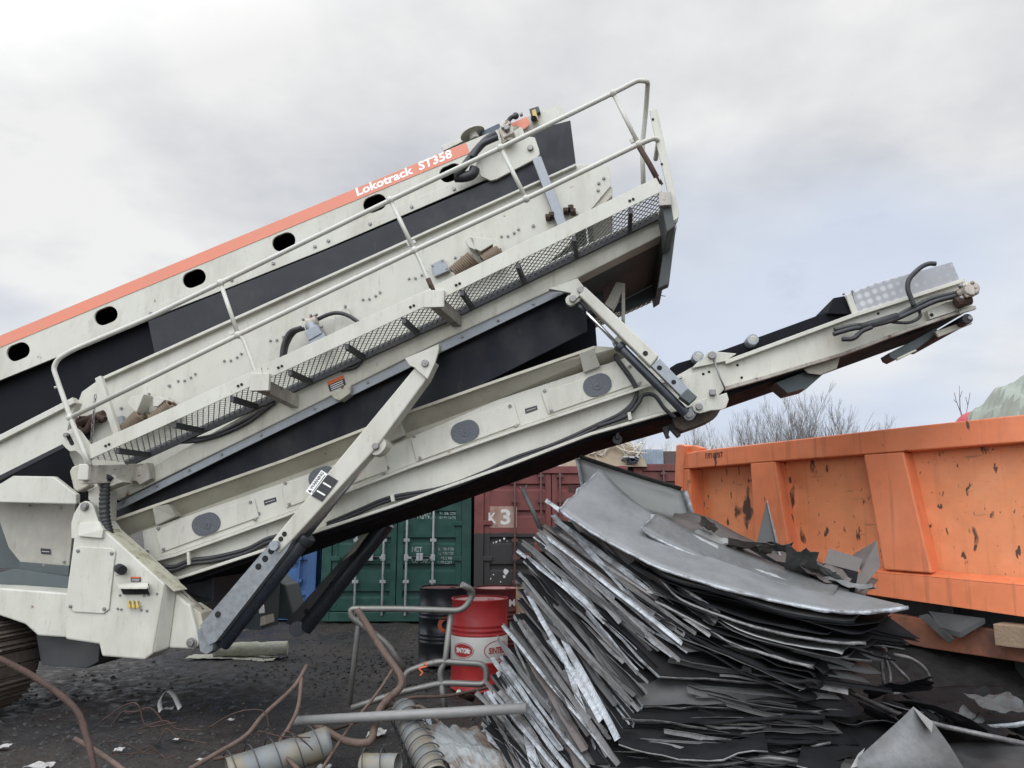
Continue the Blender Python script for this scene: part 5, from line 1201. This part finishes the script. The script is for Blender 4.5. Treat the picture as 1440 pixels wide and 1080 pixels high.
for k, (x0, y0, x1, y1, d0, d1, lab, mt) in enumerate([(870, 1005, 1080, 1060, 4.9, 4.7, 'wide flat dull sheet lying low in front of the dark stack', 'zinc_shade'),
        (1120, 1000, 1330, 1090, 5.1, 4.7, 'crumpled dark sheet on the ground left of the torn pointed one', 'zinc_shade'), (1300, 985, 1480, 1010, 5.5, 5.2, 'long dark sheet with a pale rim at the right edge of the ground', 'zinc_shade'), (1240, 960, 1420, 1000, 6.0, 5.6, 'shade-black sheet under the tipper behind the cable loops', 'zinc_shade'),
        (1180, 1040, 1500, 1100, 4.95, 4.6, 'dark dented sheet in the lower right corner', 'zinc_dirty_shade')]):
    ribbon([(x0, y1 - 14, d1), ((x0 + x1) / 2, y1 + 8, d1), (x1, y1 - 4, d1)], [(x0 + 20, y0, d0 + .3), ((x0 + x1) / 2, y0 + 5, d0 + .3), (x1 - 10, y0 + 4, d0 + .3)], [mt, 'zinc_edge' if k == 2 else 'zinc_edge_dirty'], lab, .03 if k == 2 else .012, 0, amp=.035, seed=k + 150)
# folded edge strips showing on the left face of the fan, and thinner ones on the dark flank
def strip(p0, p1, wd, mat, lab, grp, roll, bend):
    ax = (p1 - p0); L_ = ax.length; ax.normalize(); vw = ((p0 + p1) / 2 - CAM).normalized(); w_ = ax.cross(vw).normalized(); w_ = (w_ * math.cos(roll) + ax.cross(w_) * math.sin(roll)).normalized(); fl = ax.cross(w_)
    k = rnd.uniform(0, 99); n = 12; b = MB(); vs = []
    for i in range(n):
        u = i / (n - 1); c = p0 + ax * (L_ * u) + fl * (bend * math.sin(u * PI) + .008 * noise.noise(V((u * 5, k, 1)))) + w_ * (.012 * noise.noise(V((u * 3, k, 5))))
        h = wd / 2 * (1 + .35 * noise.noise(V((u * 6, k, 9))))
        vs += [c - w_ * h + ax * (.012 * rnd.uniform(-1, 1) if i in (0, n - 1) else 0), c + w_ * h, c + w_ * h + fl * wd * .5]
    b.add(vs, [[3 * i + j, 3 * i + 3 + j, 3 * i + 4 + j, 3 * i + 1 + j] for i in range(n - 1) for j in (0, 1)])
    b.build('scrap_strip', mat, solid=.0025, recalc=False, label=lab, cat='metal strip', group=grp)
NSTR = 105
for i in range(NSTR):
    tt = min(max((i + rnd.uniform(-.8, .8)) / (NSTR - 1), 0), 1); l = along(FL, tt); c = along(FC, tt)
    u0 = rnd.uniform(-.09, .06) if rnd.random() < .5 else rnd.uniform(.05, .5); u1 = rnd.uniform(.82, 1.12) if rnd.random() < .6 else rnd.uniform(.5, .9)
    if u1 - u0 < .3: u1 = u0 + .35
    a = lerp(l, c, u0); e = lerp(l, c, u1); sw = rnd.gauss(0, 7); dd = -.035 - rnd.uniform(0, .05)
    m = rnd.random(); mt = 'zinc_edge' if m < .40 else 'zinc_edge_dirty' if m < .62 else 'zinc_mid' if m < .74 else 'zinc_dirty_shade' if m < .86 else 'zinc_brown' if m < .91 else 'zinc_shade'
    strip(P(a[0] + sw, a[1] - sw * .6, a[2] + dd), P(e[0] - sw, e[1] + sw * .4, e[2] + dd), rnd.choice([.018, .024, .03, .036, .045]), mt, 'narrow folded grey strip in the steep fan on the left face of the pile', 'folded strips fanned on the pile', rnd.gauss(0, .35), rnd.uniform(-.015, .03))
for i in range(34):
    tt = rnd.uniform(.06, .85); c = along(FC, tt); r_ = along(FR, tt); u0 = rnd.uniform(0, .5); u1 = u0 + rnd.uniform(.25, .7)
    a = lerp(c, r_, u0); e = lerp(c, r_, u1); dr = rnd.uniform(4, 34)
    mt = rnd.choice(['zinc_shade', 'zinc_shade', 'zinc_dirty_shade', 'zinc_dirty_shade', 'zinc_mid', 'zinc_edge_dirty'])
    strip(P(a[0], a[1] - 8, a[2] - .05), P(e[0], e[1] + dr - 8, e[2] - .06), rnd.choice([.012, .018, .026, .04]), mt, 'dark narrow strip slanting down the shaded front flank of the pile', 'dark strips on the pile flank', rnd.gauss(0, .4), rnd.uniform(-.02, .03))
ribbon([(903, 742, 5.78), (945, 766, 5.7), (1015, 797, 5.58), (1100, 824, 5.46), (1172, 838, 5.4)], [(925, 722, 6.0), (962, 742, 5.95), (1030, 772, 5.85), (1112, 803, 5.75), (1180, 822, 5.68)],
       ['zinc_mid', 'zinc_edge'], 'darker bent sheet overlapping the back half of the largest top sheet', .03, .04, amp=.012, seed=17)
# added black mound the pile stands on, standing in for shade under the tipper
b = MB(); mc = V((2.3, 6.2, 0))
def mound(u, v):
    x = -.2 + u * 6.2; y = 5.0 + v * 4.2; h = .75 * math.exp(-((x - 1.9) / 1.5) ** 2 - ((y - 6.5) / .9) ** 2) + .62 * math.exp(-((x - 4.6) / 1.6) ** 2 - ((y - 7.7) / .8) ** 2)
    return V((x, y, h - .06 + .06 * noise.noise(V((x * 3, y * 3, 0)))))
b.grid(mound, 50, 34); b.build('shade_mound', 'shade_black', kind='stuff', label='added black mound standing in for shade under the tipper and behind the sheet pile', cat='filler mound', recalc=False)
def crumple(px, py, d, sz, mat, lab, grp):
    c = P(px, py, d); k = rnd.uniform(0, 90); a = rnd.uniform(0, 3.1); ax = V((math.cos(a), math.sin(a) * .6, rnd.uniform(-.25, .25))).normalized(); ay = V((-math.sin(a), math.cos(a), rnd.uniform(.1, .7))).normalized(); fold = rnd.uniform(-.8, .8)
    b = MB()
    def f(u, v):
        x = (u - .5) * sz * rnd_w; y = (v - .5) * sz; z = sz * (.22 * noise.noise(V((u * 2.3 + k, v * 2.3, 1))) + .08 * noise.noise(V((u * 6 + k, v * 6, 1)))) + fold * abs(x) * .6
        e = 1 + .25 * noise.noise(V((u * 4 + k, v * 4, 8)))
        return c + ax * (x * e) + ay * (y * e) + V((0, 0, z))
    rnd_w = rnd.uniform(1, 2.2)
    b.grid(f, 11, 8, 0, False); b.build('scrap_offcut', mat, solid=.003, recalc=False, label=lab, cat='metal sheet', group=grp)
for k in range(8):
    t_ = rnd.random(); crumple(1000 + 225 * t_ + rnd.gauss(0, 8), 752 + 82 * t_ + rnd.gauss(0, 8), 6.0 - .35 * t_, rnd.uniform(.10, .24), rnd.choice(['zinc_dirty_shade', 'zinc_brown', 'zinc_mid', 'zinc_mid', 'zinc_pale']), 'small crumpled sheet offcut lying on top of the pile against the orange tipper', 'crumpled offcuts on the pile')
for k in range(22):
    crumple(rnd.uniform(1150, 1450), rnd.uniform(968, 1085), rnd.uniform(5.1, 5.6), rnd.uniform(.12, .3), rnd.choice(['zinc_shade', 'zinc_shade', 'zinc_shade', 'zinc_dirty_shade']), 'dark crumpled sheet scrap in the shade below the tipper', 'dark crumpled scraps under the tipper')
# torn pointed sheet, rods, cable
b = MB(); q = [(1284, 994, 4.72), (1312, 1016, 4.69), (1335, 1048, 4.62), (1358, 1085, 4.52), (1205, 1085, 4.50), (1207, 1065, 4.56), (1268, 1010, 4.7)]
c = P(1282, 1050, 4.6); qs = [P(*p) for p in q]; b.add([c] + qs, [[0, i + 1, (i + 1) % 7 + 1] for i in range(7)], 0, True); b.add([qs[0], qs[1], P(1310, 1030, 4.6), P(1293, 1008, 4.65)], [(0, 1, 2, 3)], 1)
b.build('scrap_sheet', ['zinc_mid', 'zinc_pale'], solid=.004, recalc=False, label='torn grey pointed sheet standing in the bottom right corner', cat='metal sheet')
b = MB(); b.tube([P(1190, 972, 5.6), P(1262, 1003, 5.3), P(1330, 1022, 5.0), P(1460, 1050, 4.8)], .016, 8); b.build('metal_rod', 'zinc_edge_dirty', label='thin pale metal rod crossing behind the torn pointed sheet', cat='rod')
for k, pts in enumerate([[(1245, 912), (1240, 930), (1243, 960), (1250, 972), (1252, 950), (1246, 928), (1245, 912)], [(1248, 925), (1262, 940), (1278, 958), (1270, 972), (1255, 976)], [(1255, 920), (1280, 926), (1300, 940), (1308, 958), (1300, 962), (1290, 957)]]):
    b = MB(); b.tube(curve([P(x, y, 5.5 + .02 * i) for i, (x, y) in enumerate(pts)], 6), .013, 7)
    b.build('steel_cable', 'zinc_edge_dirty', label=['narrow grey cable loop hanging left under the tipper', 'short grey cable tail hanging between the two loops', 'wide grey cable loop reaching right under the tipper'][k], cat='cable')
poly_sheet([(1207, 1060, 4.6), (1216, 1052, 4.6), (1205, 1078, 4.55), (1196, 1080, 4.55)], 'zinc_pale', 'small pale torn scrap left of the pointed sheet')
b = MB(); b.tube([P(762, 748, 6.1), P(750, 720, 6.1), P(735, 688, 6.15)], .02, 6); b.tube([P(735, 690, 6.15), P(731, 684, 6.15)], .008, 4); b.tube([P(736, 692, 6.15), P(741, 682, 6.15)], .008, 4)
b.build('metal_bar', 'zinc_dirty_shade', label='thin dark bar sticking up at the pile\'s upper left before the K3 container', cat='bar')
ribbon([(766, 705, 5.95), (777, 712, 5.92), (786, 720, 5.9)], [(769, 701, 5.97), (780, 709, 5.94), (788, 714, 5.92)], ['zinc_edge', 'zinc_edge'], 'short bright strip poking out left of the largest sheet', .01, 0, seed=4, amp=.003)
ribbon([(756, 742, 6.1), (790, 776, 5.9), (830, 806, 5.7), (880, 842, 5.5)], [(768, 738, 6.15), (803, 768, 5.95), (843, 797, 5.75), (892, 832, 5.55)], ['zinc_brown', 'zinc_brown'], 'rusty brown flat bar lying down the upper left edge of the pile', .02, 0, seed=6)
# ================================================================== tubes, ducts and litter in the foreground
mk('duct_zinc', (.16, .17, .17), .55, metal=.25, var=.25, dirt=(.20, .165, .10), damt=.9, dscale=5, dlo=.42, dhi=.62, streak=False)
mk('pipe_grey', (.20, .195, .185), .55, metal=.2, dirt=(.16, .13, .10), damt=.6, dscale=5, streak=False)
mk('wool_white', (.36, .36, .29), .9, dirt=(.2, .2, .1), damt=.6, streak=False, bump=.6, bscale=30)
mk('paper_white', (.36, .345, .325), .8, dirt=(.3, .27, .22), damt=.5)
mk('torn_zinc', (.20, .21, .205), .5, metal=.2, var=.1, dirt=(.10, .07, .05), damt=1., streak=False, dscale=3.2, dlo=.44, dhi=.54)
def litter(pts, r, mat, label, cat, name, n=8, smooth_=True, fil=None, rs=None):
    q = [P(*p) for p in pts]; q = fillet(q, fil) if fil else (curve(q, 6) if smooth_ else q)
    b = MB(); b.tube(q, r, n); return b.build(name, mat, label=label, cat=cat)
# bent tube frame
p0 = G(560, 985); root = thing('tube_frame', (p0.x, p0.y, 0), 'grey bent steel tube frame standing in front of the oil drums', 'tube frame')
def tf(pts, r=.024, fil=.09):
    b = MB(); b.tube(fillet([P(*p) for p in pts], fil), r, 12); b.build('tube', 'bare_tube', root)
tf([(570, 945, 6.3), (545, 905, 6.25), (494, 868, 6.2), (493, 856, 6.2), (560, 856, 6.2), (652, 859, 6.2), (668, 832, 6.2), (650, 822, 6.1)])
tf([(505, 862, 6.22), (504, 880, 6.22), (491, 992, 6.25)], .022); tf([(634, 862, 6.22), (626, 930, 6.2), (618, 945, 6.2), (621, 962, 6.2), (625, 996, 6.15)], .024)
tf([(568, 972, 6.2), (568, 946, 6.2), (594, 936, 6.2), (617, 930, 6.2), (683, 934, 6.2), (685, 963, 6.2), (622, 960, 6.2), (554, 976, 6.15), (494, 996, 6.1)])
b = MB(); b.tube(curve([P(596, 932, 6.16), P(600, 937, 6.16), P(590, 940, 6.16), P(594, 946, 6.16), P(591, 950, 6.16)]), .008, 5); b.build('orange_tie', 'drum_orange', label='orange cord tie knotted on the bent tube frame', cat='cord')
litter([(502, 857, 6.05), (520, 885, 6.02), (532, 905, 6.0), (548, 928, 5.95), (563, 950, 5.9), (563, 966, 5.85), (545, 984, 5.75), (533, 1000, 5.6), (527, 1020, 5.45), (522, 1040, 5.35), (508, 1045, 5.35), (480, 1040, 5.4), (450, 1022, 5.5), (435, 1016, 5.55)], .026, 'rust_light', 'thick rusty bent pipe leaning against the tube frame', 'pipe', 'rusty_pipe', 12)
litter([(415, 1014, 5.55), (560, 1006, 5.35), (741, 996, 5.12)], .033, 'pipe_grey', 'long straight grey pipe lying across the foreground', 'pipe', 'grey_pipe', 14, False)
litter([(557, 934, 5.95), (530, 975, 5.8), (490, 1025, 5.5), (460, 1070, 5.2), (452, 1085, 5.15)], .011, 'rust_light', 'thin rusty rod slanting down across the long grey pipe', 'rod', 'rusty_rod')
litter([(300, 1068, 5.3), (380, 1052, 5.4), (493, 1018, 5.6), (548, 992, 5.75), (578, 981, 5.8), (632, 978, 5.85), (704, 963, 6.0)], .012, 'rust_steel', 'dark rusty rod running low from the spiral duct to the red drum', 'rod', 'rusty_rod')
litter([(432, 935, 5.7), (413, 966, 5.6), (370, 1006, 5.4), (345, 1035, 5.25), (300, 1062, 5.1), (266, 1082, 5.0)], .015, 'rust_light', 'rusty bent rod rising to a tip left of the tube frame', 'rod', 'rusty_rod')
litter([(424, 954, 5.65), (419, 995, 5.5), (405, 1025, 5.35), (391, 1046, 5.25), (400, 1062, 5.15), (425, 1088, 5.05)], .0145, 'rust_light', 'second rusty rod forking down from the raised rod', 'rod', 'rusty_rod')
litter([(-20, 918, 5.0), (0, 927, 5.0), (45, 950, 5.0), (87, 979, 4.95), (110, 1003, 4.9), (120, 1030, 4.85), (128, 1060, 4.75), (133, 1090, 4.7)], .02, 'rust_steel', 'long curved rusty pipe in the lower left corner', 'pipe', 'rusty_pipe', 12)
litter([(105, 1039, 5.0), (125, 1050, 4.95), (150, 1066, 4.85), (180, 1088, 4.75)], .016, 'rust_light', 'short light rusty pipe stub beside the curved corner pipe', 'pipe', 'rusty_pipe', 10)
litter([(565, 1000, 5.6), (572, 983, 5.58), (585, 990, 5.5), (600, 1004, 5.45)] , .0, 'rust_light', 'x', 'x', 'x') if False else None
litter([(566, 1010, 5.5), (573, 998, 5.5), (592, 994, 5.5), (613, 1012, 5.42), (634, 1036, 5.3), (641, 1060, 5.15), (643, 1085, 5.05)], .012, 'rust_light', 'rusty wire arching over the upright spiral duct', 'wire', 'rusty_wire')
litter([(596, 973, 6.0), (560, 990, 5.9), (640, 972, 5.9), (655, 975, 5.88)], .0, 'rust_steel', 'x', 'x', 'x') if False else None
b = MB(); b.tube([P(645, 974, 5.9), P(664, 982, 6.05)], .026, 12, 0); b.bolt(P(645, 974, 5.9), (P(645, 974, 5.9) - P(664, 982, 6.05)).normalized(), .022, .002, 1, 12); b.build('cut_stub', ['rust_steel', 'wool_white'], label='short pipe stub with a pale cut end before the red drum', cat='pipe')
# wires
for k in range(11):
    a = (rnd.uniform(150, 420), rnd.uniform(1010, 1075)); pts = []
    d = 5.2
    for i in range(5): pts.append((a[0] + (i - 2) * rnd.uniform(10, 30), a[1] - rnd.uniform(-6, 26) * (1 if 0 < i < 4 else 0), d))
    b = MB(); b.tube(curve([P(*p) for p in pts], 6), .0045, 5); b.build('rusty_wire', 'rust_steel', label='thin tangled rusty wire on the mud among the rusty rods', cat='wire', group='tangled rusty wires at lower left')
def duct(a, c, r, label, turns=8):
    A = P(*a); C = P(*c); root = thing('spiral_duct', (A.x, A.y, max(0, min(A.z, C.z) - r)), label, 'duct')
    d = (C - A).normalized(); q = d.orthogonal().normalized(); w_ = d.cross(q); n = 28; b = MB(); L_ = (C - A).length
    k = 20; vs = []
    for i in range(k + 1):
        for j in range(n):
            an = 2 * PI * j / n; rr = r * (1 + .03 * noise.noise(V((i * .3, j * .4, r * 50))))
            vs.append(A + d * (L_ * i / k) + (q * math.cos(an) + w_ * math.sin(an)) * rr)
    b.add(vs, [[i * n + j, i * n + (j + 1) % n, (i + 1) * n + (j + 1) % n, (i + 1) * n + j] for i in range(k) for j in range(n)], 0, True)
    b.build('shell', 'duct_zinc', root, solid=.004)
    b = MB(); b.tube(helix(A, C, r * 1.012, turns, 20), .0045, 5); b.build('seam', 'dark_steel', root)
duct((320, 1090, 5.05), (462, 1044, 5.35), .10, 'grey spiral duct lying on its side at lower left under rusty rods', 5)
duct((567, 998, 5.62), (612, 1095, 4.95), .085, 'upright leaning spiral duct with dark seams below the long grey pipe', 9)
duct((510, 1078, 5.05), (560, 1078, 5.0), .075, 'short stub of pale duct at the bottom edge left of the spiral duct', 2)
b = MB()
def torn(u, v):
    q = lerp(lerp((585, 1012), (705, 1030), u), lerp((640, 1095), (725, 1095), u), v); dd = 5.35 - .45 * v
    p = P(q[0], q[1], dd); return p + V((0, 0, .05 * noise.noise(V((u * 3, v * 3, 1))) + .022 * noise.noise(V((u * 8, v * 8, 1))) + (.06 if v == 0 else 0) * noise.noise(V((u * 12, 0, 3)))))
b.grid(torn, 22, 14, 0, False); b.build('crumpled_sheet', 'torn_zinc', solid=.003, recalc=False, label='crumpled torn pale sheet with brown dirt beside the leaning spiral duct', cat='metal sheet')
b = MB(); b.prism([P(585, 1012, 5.5), P(605, 1010, 5.5), P(612, 1040, 5.3), P(625, 1085, 5.05), P(600, 1070, 5.1)], V((0, .01, .004))); b.build('scrap_sheet', 'corrugated_zinc', label='bluish flat strip right beside the leaning spiral duct', cat='metal sheet')
# white roll on the ground
A = G(300, 925); C = G(404, 922); A.z += .09; C.z += .09; root = thing('insulation_roll', (A.x, A.y, 0), 'dirty white fabric roll lying under the machine\'s legs', 'roll')
b = MB(); pts = [A.lerp(C, i / 14) + V((0, 0, .012 * noise.noise(V((i * .7, 0, 0))))) for i in range(15)]; b.tube(pts, .09, 16, rs=[.085 + .018 * noise.noise(V((i * .6, 3, 0))) for i in range(15)]); b.build('roll', 'wool_white', root)
b = MB(); b.grid(lambda u, v: V((A.x - .3 + u * (C.x - A.x + .2), A.y - .12 + v * .3 , .02 + .025 * abs(noise.noise(V((u * 7, v * 4, 0)))) + gz(A.x + u, A.y) )), 20, 6); b.build('loose_flap', 'wool_white', root, solid=.004)
# papers and scraps
def scrap(px, py, s, lab, sx=1.6, mat='paper_white', name='paper_scrap'):
    p = G(px, py); b = MB(); k = rnd.uniform(0, 50)
    b.grid(lambda u, v: p + V(((u - .5) * s * sx, (v - .5) * s * 1.6, gz(p.x, p.y) + .03 + s * .35 * noise.noise(V((u * 3 + k, v * 3, k))))), 7, 6, 0, False); b.build(name, mat, solid=.002, recalc=False, label=lab, cat='litter')
for px, py, s, lab in [(530, 1032, .09, 'crumpled pale paper under the long grey pipe'), (236, 994, .05, 'small white scrap in the middle of the open mud'), (5, 1052, .05, 'white scrap at the left edge of the mud'), (168, 1055, .04, 'tiny white scrap beside the corner pipe'), (55, 1078, .09, 'greyish plastic scrap at the bottom left edge'), (325, 1012, .03, 'tiny pale chip left of the raised rusty rod'), (455, 1076, .06, 'white scrap at the foot of the thin rusty rod'), (282, 1068, .03, 'tiny pale chip among the wires'), (248, 1040, .025, 'tiny pale chip on the mud below the curled strip'), (645, 1040, .04, 'small white chip behind the crumpled torn sheet')]:
    scrap(px, py, s, lab)
b = MB(); q = [G(x, y) + V((0, 0, z)) for x, y, z in [(223, 1006, .02), (221, 998, .06), (230, 990, .1), (240, 992, .08), (250, 1004, .03)]]; q = curve(q, 5); b.add(q + [p + V((.01, .05, .02)) for p in q], [[j, j + 1, len(q) + j + 1, len(q) + j] for j in range(len(q) - 1)], 0, True); b.build('paper_scrap', 'paper_white', solid=.002, recalc=False, label='curled white plastic strip on the mud before the machine', cat='litter')
